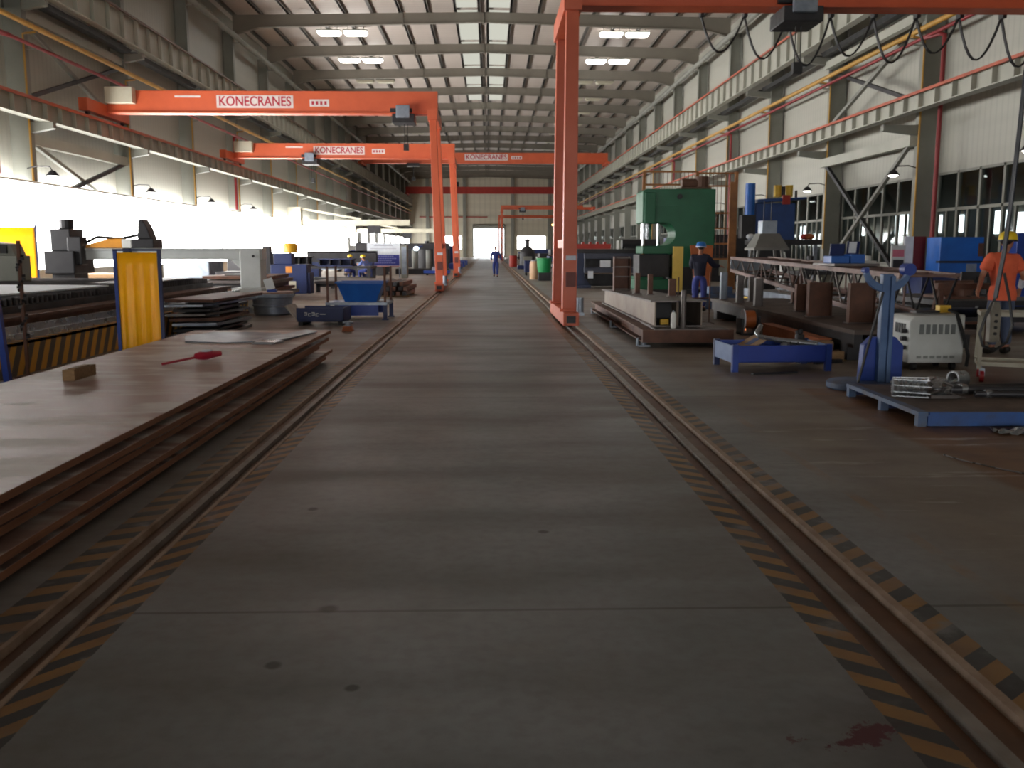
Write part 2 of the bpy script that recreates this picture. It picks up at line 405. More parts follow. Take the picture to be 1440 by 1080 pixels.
# floor slabs with sunken rail slots
m = MB()
for x0, x1 in ((-15.4, -1.975), (-1.735, 1.515), (1.83, 15.0)): m.b2((x0, YN, -.3), (x1, YF, 0))
for x0, x1 in ((-1.975, -1.735), (1.515, 1.83)): m.b2((x0, YN, -.3), (x1, YF, -.035))
m.b2((-9, YF, -.3), (9, YF+40, -.005))
struct(m.build('floor', FLOOR))
RAILM = pm('rail_steel', srgb(158, 152, 146), srgb(126, 116, 106), 5, .45, .2)
ANGLE = pm('slot_edge_angle', srgb(190, 168, 148), srgb(146, 120, 100), 6, .55, .05)
for x, w, lab in ((-1.845, .05, 'steel crane rail sunk in the floor along the plate stack side of the aisle'),
                  (1.645, .055, 'steel crane rail sunk in the floor under the tall orange near crane leg')):
    r = thing('floor_rail', lab, 'rail', (x, 0, -.035))
    mm = MB(); mm.b2((-w/2, YN, 0), (w/2, YF, .037)); mm.build('rail_head', RAILM, r)
    mm = MB()
    for e in ((-.13, .11) if x < 0 else (.183,)): mm.b2((e-.012, YN, 0), (e+.012 if x < 0 else e+.03, YF, .041))
    mm.build('edge_angle', ANGLE, r)

WG0, WG1 = -26.0, 19.0  # unseen stretch of left glazing closed off to keep the near floor dark
# walls
m = MB()
m.b2((XL-.75, YN, 0), (XL-.62, YF, .95)); m.b2((XL-.75, YN, 3.75), (XL-.62, YF, 15.4)); m.b2((XL-.75, YN, .95), (XL-.62, 12, 3.75)); m.b2((XL-.62, YN, .92), (XL+.02, 12, 3.75))
m.b2((XL-.62, YN, 0), (XL+.02, YF, .92)); m.b2((XL-.62, WG0, .92), (XL+.02, WG1, 3.72)); m.b2((XL-.62, FY[16], .92), (XL+.02, YF, 3.72))       # sill wall in line with the inner column faces, plus the added closed-off stretch
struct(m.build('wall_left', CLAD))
m = MB()
m.b2((XR+.72, YN, 0), (XR+.85, YF, 1.0)); m.b2((XR+.72, YN, 4.1), (XR+.85, YF, 15.4)); m.b2((XR+.72, YN, 1.0), (XR+.85, -2.3, 4.1))
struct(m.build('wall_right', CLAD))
m = MB()
DX0, DX1, DZ = -2.9, 2.75, 5.4
WZ0, WZ1 = 1.55, 3.95
m.b2((XL-.75, YF, DZ), (XR+.85, YF+.2, 16)); m.b2((XL-.75, YF, 0), (DX0, YF+.2, WZ0)); m.b2((DX1, YF, 0), (XR+.85, YF+.2, WZ0))
for a, b in ((XL-.75, -9.7), (-5.2, DX0), (DX1, 5.3), (10.6, XR+.85)): m.b2((a, YF, WZ0), (b, YF+.2, DZ))
for a, b in ((-9.7, -5.2), (5.3, 10.6)): m.b2((a, YF, WZ1), (b, YF+.2, DZ))
struct(m.build('wall_far', CLADF))
m = MB(); m.b2((XL-.75, YN-.2, 0), (XR+.85, YN, 1.2)); m.b2((XL-.75, YN-.2, 7.2), (XR+.85, YN, 16))
for x in (XL-.375, -7.6, -.3, 7.0, XR+.425): m.b2((x-.4, YN-.2, 1.2), (x+.4, YN, 7.2))
struct(m.build('wall_near', CLAD))
for i, (a, b) in enumerate(((XL+.025, -8.0), (-7.2, -.7), (.1, 6.6), (7.4, XR+.025))):  # unseen glowing panes added to light surfaces that face the camera
    m = MB(); m.b2((a, YN-.12, 1.2), (b, YN-.08, 7.2)); w = struct(m.build('window_%d' % (120+i), GLOWN))
    mm = MB(); mm.b2((a, YN-.08, 4.1), (b, YN-.02, 4.3)); mm.b2(((a+b)/2-.06, YN-.08, 1.2), ((a+b)/2+.06, YN-.02, 7.2)); mm.build('window_frame', WHITE, w)
for i, (a, b) in enumerate(((-9.7, -5.2), (5.3, 10.6))):
    m = MB(); m.b2((a, YF+.08, WZ0), (b, YF+.1, WZ1)); struct(m.build('window_%d' % (i+110), FARP))
m = MB()
for x in (-11.5, -4.6, 4.4, 11.3): m.b2((x-.3, YF-.5, 0), (x+.3, YF, 15.2))
struct(m.build('trim_1', GREYST))
m = MB(); m.b2((DX0-.2, YF-.12, 0), (DX0, YF+.25, DZ+.2)); m.b2((DX1, YF-.12, 0), (DX1+.2, YF+.25, DZ+.2)); m.b2((DX0-.2, YF-.12, DZ), (DX1+.2, YF+.25, DZ+.25))
d = struct(m.build('door_1', GREYST))
mm = MB(); mm.tube((DX0-.2, YF-.3, DZ+.5), (DX1+.2, YF-.3, DZ+.5), .25, n=14); mm.build('door_roll', GREYST, d)

# roof
def roof_z(x): return 15.52-abs(x+.3)*.017
m = MB()
for a, b in ((XL-.75, -.3), (-.3, XR+.85)):
    m._add([(a, YN, roof_z(a)), (b, YN, roof_z(b)), (b, YF, roof_z(b)), (a, YF, roof_z(a)), (a, YN, roof_z(a)+.1), (b, YN, roof_z(b)+.1), (b, YF, roof_z(b)+.1), (a, YF, roof_z(a)+.1)],
           [(3, 2, 1, 0), (4, 5, 6, 7), (0, 1, 5, 4), (1, 2, 6, 5), (2, 3, 7, 6), (3, 0, 4, 7)])
struct(m.build('ceiling', ROOFM))
px = [-.3+1.62*k*s for s in (-1, 1) for k in range(1, 10)]+[-.55, -.05]
for x in px:
    m = MB(); z = roof_z(x); m.b2((x-.05, YN, z-.2), (x+.05, YF, z-.005)); m.b2((x-.09, YN, z-.2), (x+.09, YF, z-.185))
    struct(m.build('ceiling_beam', PURL))
for y in FY:
    m = MB()
    top = lambda x: roof_z(x)-.2
    prof_t = [(XL, top(XL)), (-.3, top(-.3)), (XR, top(XR))]
    bot = [(XR, 13.95), (XR-1.6, 14.36), (2.4, 14.64), (-.3, 14.72), (-3.0, 14.64), (XL+1.6, 14.36), (XL, 13.95)]
    m.prism(prof_t+bot, y-.02, y+.02)
    for k in range(len(bot)-1):
        (xa, za), (xb, zb) = bot[k], bot[k+1]
        m._add([(xa, y-.14, za), (xb, y-.14, zb), (xb, y+.14, zb), (xa, y+.14, za), (xa, y-.14, za+.025), (xb, y-.14, zb+.025), (xb, y+.14, zb+.025), (xa, y+.14, za+.025)],
               [(0, 1, 2, 3), (4, 5, 6, 7), (0, 1, 5, 4), (1, 2, 6, 5), (2, 3, 7, 6), (3, 0, 4, 7)])
    m.box((-.3, y, 14.95), (.05, .26, .66))
    for xs in (-5, 4.4): m.box((xs, y, 14.85), (.03, .24, .78))
    struct(m.build('roof_beam', RAFT))
# ridge skylight panes, one pair per bay
n = 1
for i, y in enumerate(FY[7:15]):
    m = MB()
    for a, b in ((-1.85, -.62), (.02, 1.25)): m._add([(a, y+.3, roof_z(a)-.012), (b, y+.3, roof_z(b)-.012), (b, y+BAY-.3, roof_z(b)-.012), (a, y+BAY-.3, roof_z(a)-.012)], [(0, 1, 2, 3)])
    struct(m.build('window_%d' % (60+i), SKYL))

# columns with corbels
for i, y in enumerate(FY):
    for s, X in ((-1, XL), (1, XR)):
        m = MB()
        m.b2((X, y-.17, 0), (X+s*.03, y+.17, 14.2)); m.b2((X+s*.6, y-.17, 0), (X+s*.63, y+.17, 14.2)); m.b2((X+s*.03, y-.012, 0), (X+s*.6, y+.012, 14.2))
        m.b2((X+s*.02, y-.16, 0), (X+s*.6, y-.14, 9.2))
        c = struct(m.build('steel_column', GREYST))
        rx = RLX if s < 0 else RRX
        mm = MB()
        for z in (5.68, 9.5):
            e = rx-s*.25
            mm.prism([(X, z), (e, z), (e, z-.2), (X, z-.34)], y-.11, y+.11)
        mm.build('corbel', GREYST, c)

# runway girders: lower ones carry the orange wall cranes, upper ones the bridge cranes
def runway(x, s, zt, depth, label, stiff, lit):
    t = thing('runway_girder', label, 'crane runway', (x, 0, 0))
    m = MB()
    y0, y1 = FY[0], YF-.6
    zt -= .04
    m.b2((-.17, y0, zt-.03), (.17, y1, zt)); m.b2((-.17, y0, zt-depth), (.17, y1, zt-depth+.03)); m.b2((-.015, y0, zt-depth), (.015, y1, zt))
    y = y0
    while y < y1:
        m.b2((-.16, y-.02, zt-depth+.03), (.16, y+.02, zt-.03)); y += stiff
    m.build('girder', GIRDER, t)
    m = MB(); m.b2((-.03, y0, zt), (.03, y1, zt+.06)); m.b2((-.06, y0, zt), (.06, y1, zt+.015)); m.build('rail', lit, t)
    m = MB(); m.b2((-s*.24, y0, zt-.10), (-s*.17, y1, zt-.02)); m.build('conductor_rail', lit, t)
    return t
runway(RLX, -1, 6.35, .62, 'lower crane runway along the glazed wall carrying the orange half gantries', 1.05, CONDUCT)
runway(RRX, 1, 6.45, .55, 'lower crane runway with orange conductor on the wall behind the green press', 1.05, CONDUCT)
runway(RLX, -1, 10.85, 1.1, 'upper crane runway high on the glazed wall', 1.4, pm('dull_rail', srgb(110, 84, 72), None, 2, .5))
runway(RRX, 1, 10.9, 1.1, 'upper crane runway high on the wall above the green press', 1.4, CONDUCT)

# pipes on both walls
def pipe(x, z, r, mat, label, name='wall_pipe', hang=None):
    m = MB(); m.tube((x, FY[0]+1, z), (x, YF-.6, z), r, n=10)
    s = 1 if x > 0 else -1; X = XR if s > 0 else XL
    t = thing(name, label, 'pipe', (0, 0, 0)); m.build('pipe_run', mat, t, smooth=True)
    for y in FY[8:]:
        m = MB(); m.bar((x, y, z-r-.02), (X+s*.02, y, z-r-.02), .06, .04); m.build('pipe_bracket', GREYST, t)
    return t
def drops(t, X, s):
    for y in FY[8:15]:
        m = MB(); m.path([(X-s*.45, y-.24, 8.45), (X-s*.05, y-.24, 8.4), (X-s*.05, y-.24, 8.0), (X-s*.05, y-.24, 1.6 if s > 0 else 3.8)], .035); m.build('vertical_run', YPIPE, t, smooth=True)  # thin yellow uprights added along the inner column edges
drops(pipe(13.85, 8.55, .085, YPIPE, 'yellow gas pipe running along the wall above the green press'), XR, 1)
t = pipe(14.0, 8.32, .06, FIRE, 'dark red water pipe with drops just under the yellow pipe by the green press')
for k, y in enumerate((29.7, FY[11]-1.3, FY[13]-1.3)):
    m = MB(); m.path([(14.0, y+.9, 8.3), (14.05, y+.5, 8.28), (14.12, y+.12, 8.26), (14.2, y, 8.2), (14.2, y, 8.0), (14.2, y, .3)], .07); m.build('vertical_run', FIRE, t, smooth=True)
drops(pipe(-14.5, 8.6, .085, YPIPE, 'yellow gas pipe running along the glazed wall above the half gantries'), XL, -1)
t = pipe(-14.6, 8.05, .06, FIRE, 'dark red water pipe with drops under the yellow pipe on the glazed wall')
for k, y in enumerate((28.8, FY[11]-1.3)):
    m = MB(); m.path([(-14.6, y+.9, 8.05), (-14.72, y+.12, 8.03), (-14.76, y, 7.95), (-14.76, y, 7.7), (-14.76, y, 3.85)], .08); m.build('vertical_run', FIRE, t, smooth=True)
pipe(13.95, 13.75, .17, GREYST, 'fat grey rainwater pipe under the eaves over the green press side')
pipe(-14.55, 13.7, .17, GREYST, 'fat grey rainwater pipe under the eaves over the glazed wall')
m = MB(); m.tube((-13, YF-.4, 7.5), (-.3, YF-.4, 7.5), .1, n=8)
t = thing('wall_pipe', 'thin red pipe across the far end wall above the bright doorway', 'pipe'); m.build('pipe_run', RED, t)
for x in (-12, -9, -6, -3.2): m = MB(); m.b2((x-.04, YF-.42, 7.4), (x+.04, YF, 7.5)); m.build('pipe_bracket', GREYST, t)

# black strips added to form the dark band under the upper runways
for x, lab in ((-14.7, 'black strip added under the upper crane runway on the glazed wall'), (13.95, 'black strip added under the upper crane runway above the green press')):
    t = thing('dark_strip', lab, 'dark strip', (x, 0, 0))
    for y in FY[7:-2]:
        m = MB(); m._add([(-.17, y+.5, 9.42), (.17, y+.5, 9.42), (.17, y+BAY-.5, 9.42), (-.17, y+BAY-.5, 9.42), (-.17, y+.2, 9.62), (.17, y+.2, 9.62), (.17, y+BAY-.2, 9.62), (-.17, y+BAY-.2, 9.62)],
            [(3, 2, 1, 0), (4, 5, 6, 7), (0, 1, 5, 4), (1, 2, 6, 5), (2, 3, 7, 6), (3, 0, 4, 7)]); m.build('strip_length', BLACK, t)

# X bracing and struts in the braced bay on both walls
for s, X in ((-1, XL-.2), (1, XR-.12)):
    ya, yb = FY[8]+.2, FY[9]-.2
    for z0, z1 in ((.4, 5.1), (6.5, 8.9)):
        if s < 0 and z0 < 1: z0 = 3.0
        for q in (0, 1):
            m = MB(); m.bar((X+.05*q, ya, z0 if q else z1), (X+.05*q, yb, z1 if q else z0), .13, .13); struct(m.build('brace_beam', DARK if q else GREYST))
    m = MB(); m.b2((X-.12, FY[8], 5.0), (X+.12, FY[9], 5.35)); m.b2((X-.12, FY[8], 9.0), (X+.12, FY[9], 9.3)); struct(m.build('strut_beam', GIRDER))

# windows on the glazed wall (blown out by daylight)
for i, y in enumerate(FY[:-1]):
    y0 = y+.02; y1 = y+BAY-.02
    if i == 0: y0 = YN
    z0, z1, xo = .92, 3.72, 0
    if y0 > WG0 and y1 < WG1: continue
    if y0 < WG0 < y1: y1 = WG0
    if y0 < WG1 < y1: y0 = WG1
    if i >= 16: y0 += 2.0; y1 -= 1.4; z0, z1, xo = 2.0, 3.6, .02
    m = MB(); m.b2((XL-.02+xo, y0, z0), (XL+.02+xo, y1, z1)); w = struct(m.build('window_%d' % (i+1), GLOW))
    mm = MB(); mm.b2((XL-.04, y0, z1), (XL+.05, y1, z1+.07)); mm.build('window_frame', WHITE, w)
# windows on the other wall: three rows of dark panes with pale mullions
for i, y in enumerate(FY[1:-1]):
    y0, y1 = y+.17, y+BAY-.17
    if y0 < -3: continue
    X = XR+.72
    m = MB(); m.b2((X+.04, y0, 1.0), (X+.05, y1, 4.1)); w = struct(m.build('window_%d' % (i+30), GLASS))
    mm = MB(); mm.b2((X, y0, 4.02), (X+.1, y1, 4.1)); mm.b2((X, y0, 1.0), (X+.1, y1, 1.1)); mm.b2((X, y0, 2.83), (X+.1, y1, 2.93))
    nn = 6
    for k in range(nn+1):
        yy = y0+(y1-y0)*k/nn; mm.b2((X, yy-.06, 1.0), (X+.1, yy+.06, 4.1))
        if k < nn: yy += (y1-y0)/nn/2; mm.b2((X+.01, yy-.035, 1.0), (X+.09, yy+.035, 2.88))
    mm.build('window_frame', GREYST, w)
# neighbouring bay seen dimly through those windows
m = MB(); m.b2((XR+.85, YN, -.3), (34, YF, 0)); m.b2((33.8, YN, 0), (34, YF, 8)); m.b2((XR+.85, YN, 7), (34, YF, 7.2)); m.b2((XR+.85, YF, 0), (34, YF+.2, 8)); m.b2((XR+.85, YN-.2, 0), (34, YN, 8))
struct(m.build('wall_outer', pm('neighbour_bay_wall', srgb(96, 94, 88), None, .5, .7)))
k = 90
for y, z0, z1, w in ((47, 2.0, 3.6, .9), (58.6, 2.6, 3.9, 1.1), (61, 2.6, 4.1, 1.6), (66.5, 2.8, 4.0, 1.0), (69.6, 2.8, 4.1, .8), (76, 2.8, 4.4, 2.2), (84, 2.8, 3.6, .9), (100, 2.4, 4.0, 1.5), (118, 2.4, 4.0, 1.5)):
    m = MB(); m.b2((33.72, y-w/2, z0), (33.79, y+w/2, z1)); struct(m.build('window_%d' % k, GLOWR)); k += 1

# ------------------------------------------------------------------ high-bay lamps
def highbay(loc, label, lit):
    t = thing('highbay_lamp', label, 'ceiling lamp', loc, 0, 'lamps under the roof')
    m = MB(); m.box((0, 0, .12), (1.5, .6, .1)); m.build('lamp_housing', GREYST, t)
    m = MB(); m.prism([(-.7, .06), (-.7, -.02), (-.56, -.12), (.56, -.12), (.7, -.02), (.7, .06)], -.32, .32); m.build('diffuser', LAMPW if lit else CREAM, t)
    m = MB(); m.bar((-.5, 0, .17), (-.5, 0, .42), .03); m.bar((.5, 0, .17), (.5, 0, .42), .03); m.build('hanger', PURL, t)
    return t
proto = {}
for k in range(9):
    lit = k < 2; st = 'lit' if lit else 'dark'
    y = 60.6+BAY*k
    for x, lab in ((-9.95, 'outer lit lamp over the glazed side'), (-8.3, 'inner lit lamp over the glazed side'), (7.73, 'inner lit lamp over the press side'), (9.38, 'outer lit lamp over the press side')):
        l = '%s, in the %s row of lamps from the camera' % (lab, ORD[k])
        l = l.replace(' lit ', ' %s ' % st)
        if lit not in proto: proto[lit] = highbay((x, y, 14.95), l, lit)
        else: dup(proto[lit], l, (x, y, 14.95))

# wall floodlights on arms
def flood(loc, s, label):
    t = thing('wall_floodlight', label, 'floodlight', loc, 0, 'floodlights on arms along the walls')
    m = MB(); m.lathe([(.05, .16), (.09, .14), (.2, 0), (.21, -.02), (.17, -.02)], n=14); m.build('lamp_shade', DARK, t, smooth=True)
    m = MB(); m.lathe([(.0, -.012), (.16, -.02), (.12, -.06), (.0, -.08)], n=14); m.build('lens', LAMPS, t, smooth=True)
    m = MB(); m.path([(0, 0, .15), (.08*s, 0, .28), (.5*s, 0, .3), (abs((XR if s > 0 else XL)-loc[0])*s, 0, .22)], .02); m.build('arm', DARK, t)
    return t
for k, (y) in enumerate((23.4, 31.25, 39.7, 48.1, 56.6, 65)):
    flood((13.5, y+.0, 4.05), 1, 'floodlight on a curved arm, %s from the camera on the press side wall' % ORD[k])
for k, y in enumerate((30.9, 39.7, 48.2, 56.6)):
    flood((-14.1, y, 3.95), -1, 'floodlight on a curved arm, %s from the camera along the glazed wall' % ORD[k])
t = thing('amber_lamp', 'small glowing amber lamp on the far end of the press side wall', 'lamp', (9.7, 140, 5.15))
m = MB(); m.sphere((0, 0, 0), .25, sc=(1.5, .8, .6)); m.build('lens', LAMPA, t, smooth=True)
m = MB(); m.path([(0, 0, .1), (.6, 0, .5), (4.55, 0, .5)], .04); m.build('arm', DARK, t)

# ------------------------------------------------------------------ cranes
def lettering(par, xc, z, y, h, w, body='KONECRANES'):
    m = MB(); m.box((xc, y, z), (w, .006, h)); p = m.build('name_panel', STICK, par)
    tx = text('lettering', body, h*1.05, LETTER, p, (xc, y-.006, z), (PI/2, 0, 0))
    bb = max(v.co.x for v in tx.data.vertices)-min(v.co.x for v in tx.data.vertices)
    tx.scale = (w*.94/bb, 1.0, 1)
    return p
def sticker(par, xc, z, y, w, h):
    m = MB(); m.box((xc, y, z), (w, .006, h)); p = m.build('load_sticker', STICK, par)
    mm = MB()
    for q in range(4): mm.box((xc-w*.34+q*w*.22, y-.006, z), (w*.12, .006, h*.5))
    mm.build('lettering', LETTER, p)

def half_gantry(label, yc, legx, wallx, runz, zb, zt, lean, text_x=None, hoist_x=None, sx=None, festoon=False, group='orange half gantry cranes'):
    s = 1 if wallx > legx else -1
    t = thing('half_gantry_crane', label, 'crane', (0, yc, 0), 0, group)
    e0 = legx-s*.12+lean; e1 = wallx-s*.16
    m = MB(); a, b = min(e0, e1), max(e0, e1)
    m.b2((a, -.2, zb+.04), (b, .2, zt)); m.b2((a, -.28, zb), (b, .28, zb+.05)); m.build('girder', ORANGE, t, bevel=.012)
    # leg frame: two posts on a wheel truck, tied by a cross plate and a head saddle
    for q in (-1, 1):
        m = MB(); yb, yt = q*1.45, q*1.3
        w0, w1 = .145, .125
        x0, x1 = legx, legx+lean
        v = []
        for x, y, z, w in ((x0, yb, .34, w0), (x1, yt, zb-.35, w1)):
            v += [(x-w, y-w, z), (x+w, y-w, z), (x+w, y+w, z), (x-w, y+w, z)]
        m._add(v, [(3, 2, 1, 0), (4, 5, 6, 7), (0, 1, 5, 4), (1, 2, 6, 5), (2, 3, 7, 6), (3, 0, 4, 7)])
        m.b2((x0-.2, yb-.2, .32), (x0+.2, yb+.2, .38)); m.build('leg', ORANGE, t, bevel=.01)
    m = MB(); m.b2((legx+lean-.18, -1.5, zb-.38), (legx+lean+.18, 1.5, zb)); m.build('saddle', ORANGE, t, bevel=.01)
    m = MB(); m.b2((legx+lean*.3-.06, -1.4, 1.62), (legx+lean*.3+.06, 1.4, 1.8)); m.build('tie_plate', ORANGE, t)
    tr = MB(); tr.b2((legx-.16, -2.0, .06), (legx+.16, 2.0, .33)); tr = tr.build('wheel_truck', ORANGE, t, bevel=.015)
    mm = MB(); mm.b2((legx-.09, -2.06, .12), (legx+.09, -1.99, .26)); mm.build('buffer', DARK, tr)
    for yy in (-1.6, 1.6):
        mm = MB(); mm.tube((legx-.05, yy, .115), (legx+.05, yy, .115), .112, n=16); mm.build('wheel', DARK, tr)
    m = MB(); m.tube((legx+.2, -1.75, .3), (legx+.2, -1.75, .62), .075, n=12); m.b2((legx+.12, -1.85, .26), (legx+.28, -1.65, .32)); m.build('drive_motor', GALV, t, smooth=True)
    for nm, z, mt, hh in (('plate_label', 1.42, PAPER, .09), ('control_box', .98, pm('dull_maroon', srgb(120, 62, 56), None, 4, .6), .3)):
        m = MB(); m.box((legx+.02, -1.45-.165, z), (.2, .04, hh)); m.build(nm, mt, t)
    # end truck on the wall runway, cream electrics box beside it
    m = MB(); m.b2((wallx-.16, -1.95, runz+.13), (wallx+.16, 1.95, zb+.3)); m.build('end_truck', ORANGE, t, bevel=.015)
    for yy in (-1.6, 1.6):
        m = MB(); m.tube((wallx-.05, yy, runz+.135), (wallx+.05, yy, runz+.135), .115, n=14); m.build('wheel', DARK, t)
    m = MB(); m.b2((wallx-s*.25, -.62, zb+.32), (wallx-s*1.25, -.22, zt+.06)); m.build('electrics_box', CREAM, t, bevel=.015)
    if text_x is not None:
        lettering(t, text_x, (zb+zt)/2+.02, -.205, .46, 2.85); 
        sticker(t, sx, (zb+zt)/2-.02, -.205, .72, .26)
        m = MB(); m.box((text_x-2.5, -.205, (zb+zt)/2+.2), (.95, .006, .07)); m.build('maker_strip', STICK, t)
    if hoist_x is not None:
        h = MB(); h.b2((hoist_x-.42, -.5, zb-.34), (hoist_x+.42, .5, zb-.02)); h.b2((hoist_x-.5, -.36, zb+.06), (hoist_x+.32, -.24, zb+.2)); h = h.build('hoist', DARK, t, bevel=.02)
        mm = MB(); mm.box((hoist_x, -.56, zb+.05), (.52, .1, .46)); mm.build('motor_cover', GALV, h, bevel=.03)
        mm = MB(); mm.tube((hoist_x, 0, zb-.34), (hoist_x, 0, zb-1.1), .012, n=6); mm.tube((hoist_x+.12, 0, zb-.34), (hoist_x+.12, 0, zb-1.1), .012, n=6); mm.box((hoist_x+.06, 0, zb-1.2), (.2, .14, .24)); mm.build('hook_block', BLACK, h)
    if festoon:
        f = MB(); x = legx+3.0; k = 0
        f.b2((legx+1, .3, zb+.02), (wallx-1, .36, zb+.1))
        while x < wallx-1.4:
            w = .95; dp = .75+.35*((k*37) % 5)/5
            for off in (0, .05): f.path([(x+w*u, .42+off, zb-.02-dp*(1-(2*u-1)**2)-.05*sin(6*u)) for u in [j/10 for j in range(11)]], .018, 6)
            f.box((x, .4, zb), (.08, .2, .12)); x += w; k += 1
        f.build('festoon_cable', BLACK, t)
    return t
half_gantry('big near orange half gantry crane with a leg at the right edge of the aisle', 20.6, 1.645, RRX, 6.45, 6.66, 7.5, .03, hoist_x=6.6, festoon=True)
half_gantry('orange half gantry with red name panel nearest on the glazed side, leg beside the aisle', 36.2, -1.845, RLX, 6.35, 6.62, 7.45, -.2, text_x=-8.75, hoist_x=-3.2, sx=-6.35)
half_gantry('second orange half gantry on the glazed side, just behind the first', 53.6, -1.845, RLX, 6.35, 6.62, 7.45, -.2, text_x=-8.4, hoist_x=-10.0, sx=-6.2)
half_gantry('far small orange half gantry on the press side, appearing just above its twin', 121, 1.645, RRX, 6.45, 6.6, 7.15, 0, hoist_x=4.3)
half_gantry('farthest and smallest orange half gantry on the press side before the end wall', 155, 1.645, RRX, 6.45, 6.6, 7.1, 0)

def bridge(label, y, mat, named):
    t = thing('bridge_crane', label, 'crane', (0, y, 0), 0, 'overhead bridge cranes spanning the hall')
    m = MB(); m.b2((RLX-.2, -.3, 11.25), (RRX+.2, .3, 12.4)); m.b2((RLX-.1, -.38, 11.2), (RRX+.1, .38, 11.26)); m.build('girder', mat, t)
    for x, rz in ((RLX, 10.85), (RRX, 10.9)):
        m = MB(); m.b2((x-.2, -2.1, rz+.2), (x+.2, 2.1, 11.3)); e = m.build('end_truck', mat, t)
        for yy in (-1.7, 1.7):
            m = MB(); m.tube((x-.06, yy, rz+.19), (x+.06, yy, rz+.19), .17, n=14); m.build('wheel', DARK, e)
    hx = -8.6 if named else -6.0
    m = MB(); m.b2((hx-.7, -.7, 10.9 if named else 12.4), (hx+.7, .7, 11.22 if named else 13.2)); h = m.build('hoist', DARK, t)
    mm = MB(); mm.tube((hx, 0, 10.9), (hx, 0, 9.6), .05, n=6); mm.box((hx, 0, 9.5), (.4, .3, .4)); mm.build('hook_block', BLACK, h)
    if named:
        lettering(t, -.3, 11.9, -.31, .7, 4.9); sticker(t, 3.15, 11.85, -.31, 1.2, .36)
        m = MB(); m.box((-9.4, -.31, 12.2), (2, .006, .1)); m.build('maker_strip', STICK, t)
    return t
bridge('orange overhead bridge crane with name panel spanning the whole hall', 108, ORANGE, True)
bridge('dark red overhead bridge crane spanning the hall before the end wall', 166, RED, False)

# cream wall cranes far down the glazed side
for y, x1, z, lab in ((70, -5.9, 3.35, 'nearer cream wall crane arm over the work places on the glazed side'), (98, -5.2, 3.3, 'farther cream wall crane arm behind the banner on the glazed side')):
    t = thing('wall_jib_crane', lab, 'crane', (0, y, 0))
    m = MB(); m.b2((-13.9, -.15, z), (x1, .15, z+.38)); m.b2((-13.9, -.22, z-.04), (x1, .22, z)); m.build('arm', CREAM, t, bevel=.01)
    m = MB(); m.b2((-14.86, -.4, z-.5), (-13.9, .4, z+1.3)); m.build('wall_bracket', CREAM, t)
    m = MB(); m.bar((-13.95, 0, z+1.2), (-9.5, 0, z+.42), .14); m.build('tie_bar', CREAM, t)
    m = MB(); m.b2((-9.0, -.3, z-.6), (-8.1, .3, z-.05)); m.tube((-8.5, 0, z-.6), (-8.5, 0, z-1.3), .03, n=6); m.build('hoist', DARK, t)

EDGE = pm('rusted_plate_edge', srgb(158, 106, 76), srgb(120, 80, 60), 5, .65, .05, stretch=(1, .4, 6))
# ------------------------------------------------------------------ plate stack beside the aisle
def plate(x0, x1, y0, y1, z, th, label, mats=None, skew=0):
    t = None
    m = MB()
    m.prism([(x0, y0), (x1, y0), (x1+skew, y1), (x0+skew, y1)], z, z+th, 'xy')
    o = m.build('steel_plate', mats or [PLATE, EDGE], bevel=.004)
    if not mats:
        for p in o.data.polygons: p.material_index = 0 if p.normal.z > .7 else 1
    return tag(o, label, 'steel plate', 'thick steel plates stacked beside the aisle')
zs = [.04, .125, .21, .295, .385]
names = ['lowest thick steel plate of the stack beside the aisle, on floor bars', 'second plate from the bottom of the stack beside the aisle', 'middle plate of five in the stack beside the aisle',
         'second plate from the top of the stack beside the aisle', 'topmost pinkish oxide steel plate carrying the timber block and red tool']
for k, z in enumerate(zs):
    plate(-4.42+.02*k, -2.37+(.06, .05, -.02, .03, .0)[k], .7, 13.5-(.35, .15, .5, .2, 0)[k], z, .045, names[k], skew=(-.02, .05, .0, .03, .06)[k])
    for y in (1.5, 4.6, 8.0, 11.6):
        zz = 0 if k == 0 else zs[k-1]+.045
        m = MB(); m.b2((-4.36, y-.05, zz), (-2.48, y+.05, z))
        tag(m.build('spacer_bar', WOOD), 'timber spacer bar lying hidden between the stacked plates', 'spacer', 'spacer bars in the plate stack')
# things lying on the top plate
m = MB(); m.box((0, 0, .05), (.11, .44, .1)); m.box((.01, -.03, .104), (.07, .3, .01))
o = m.build('timber_block', WOOD, bevel=.012); o.location = (-3.76, 8.5, .43); o.rotation_euler = (0, 0, -.02); tag(o, 'short brown timber block lying on the top plate', 'timber block')
t = thing('hand_tool', 'red hand tool with a thin red rod lying on the top plate', 'tool', (-3.1, 9.75, .43), 1.02)
TOOLRED = pm('tool_red', srgb(178, 34, 60), None, 5, .35)
m = MB(); m.lathe([(.0, 0), (.03, .01), (.045, .06), (.05, .16), (.04, .24), (.03, .34), (.0, .36)], n=14)
h = m.build('handle', TOOLRED, t, smooth=True); h.rotation_euler = (0, PI/2, 0); h.location = (.0, 0, .05)
m = MB(); m.tube((0, 0, .04), (-.42, .0, .014), .013, n=8); m.build('rod', TOOLRED, t)
m = MB(); m.sphere((.15, 0, .092), .05, sc=(1.6, .7, .35)); m.build('cover', PAPER, t, smooth=True)
SHEET = pm('blue_grey_sheet', srgb(108, 120, 132), srgb(88, 98, 108), 3, .4, .4)
def ragged(name, pts, z, th, label, mat=SHEET, group='thin sheets on the top plate'):
    m = MB(); m.prism(pts, z, z+th, 'xy'); o = m.build(name, mat); return tag(o, label, 'sheet offcut', group)
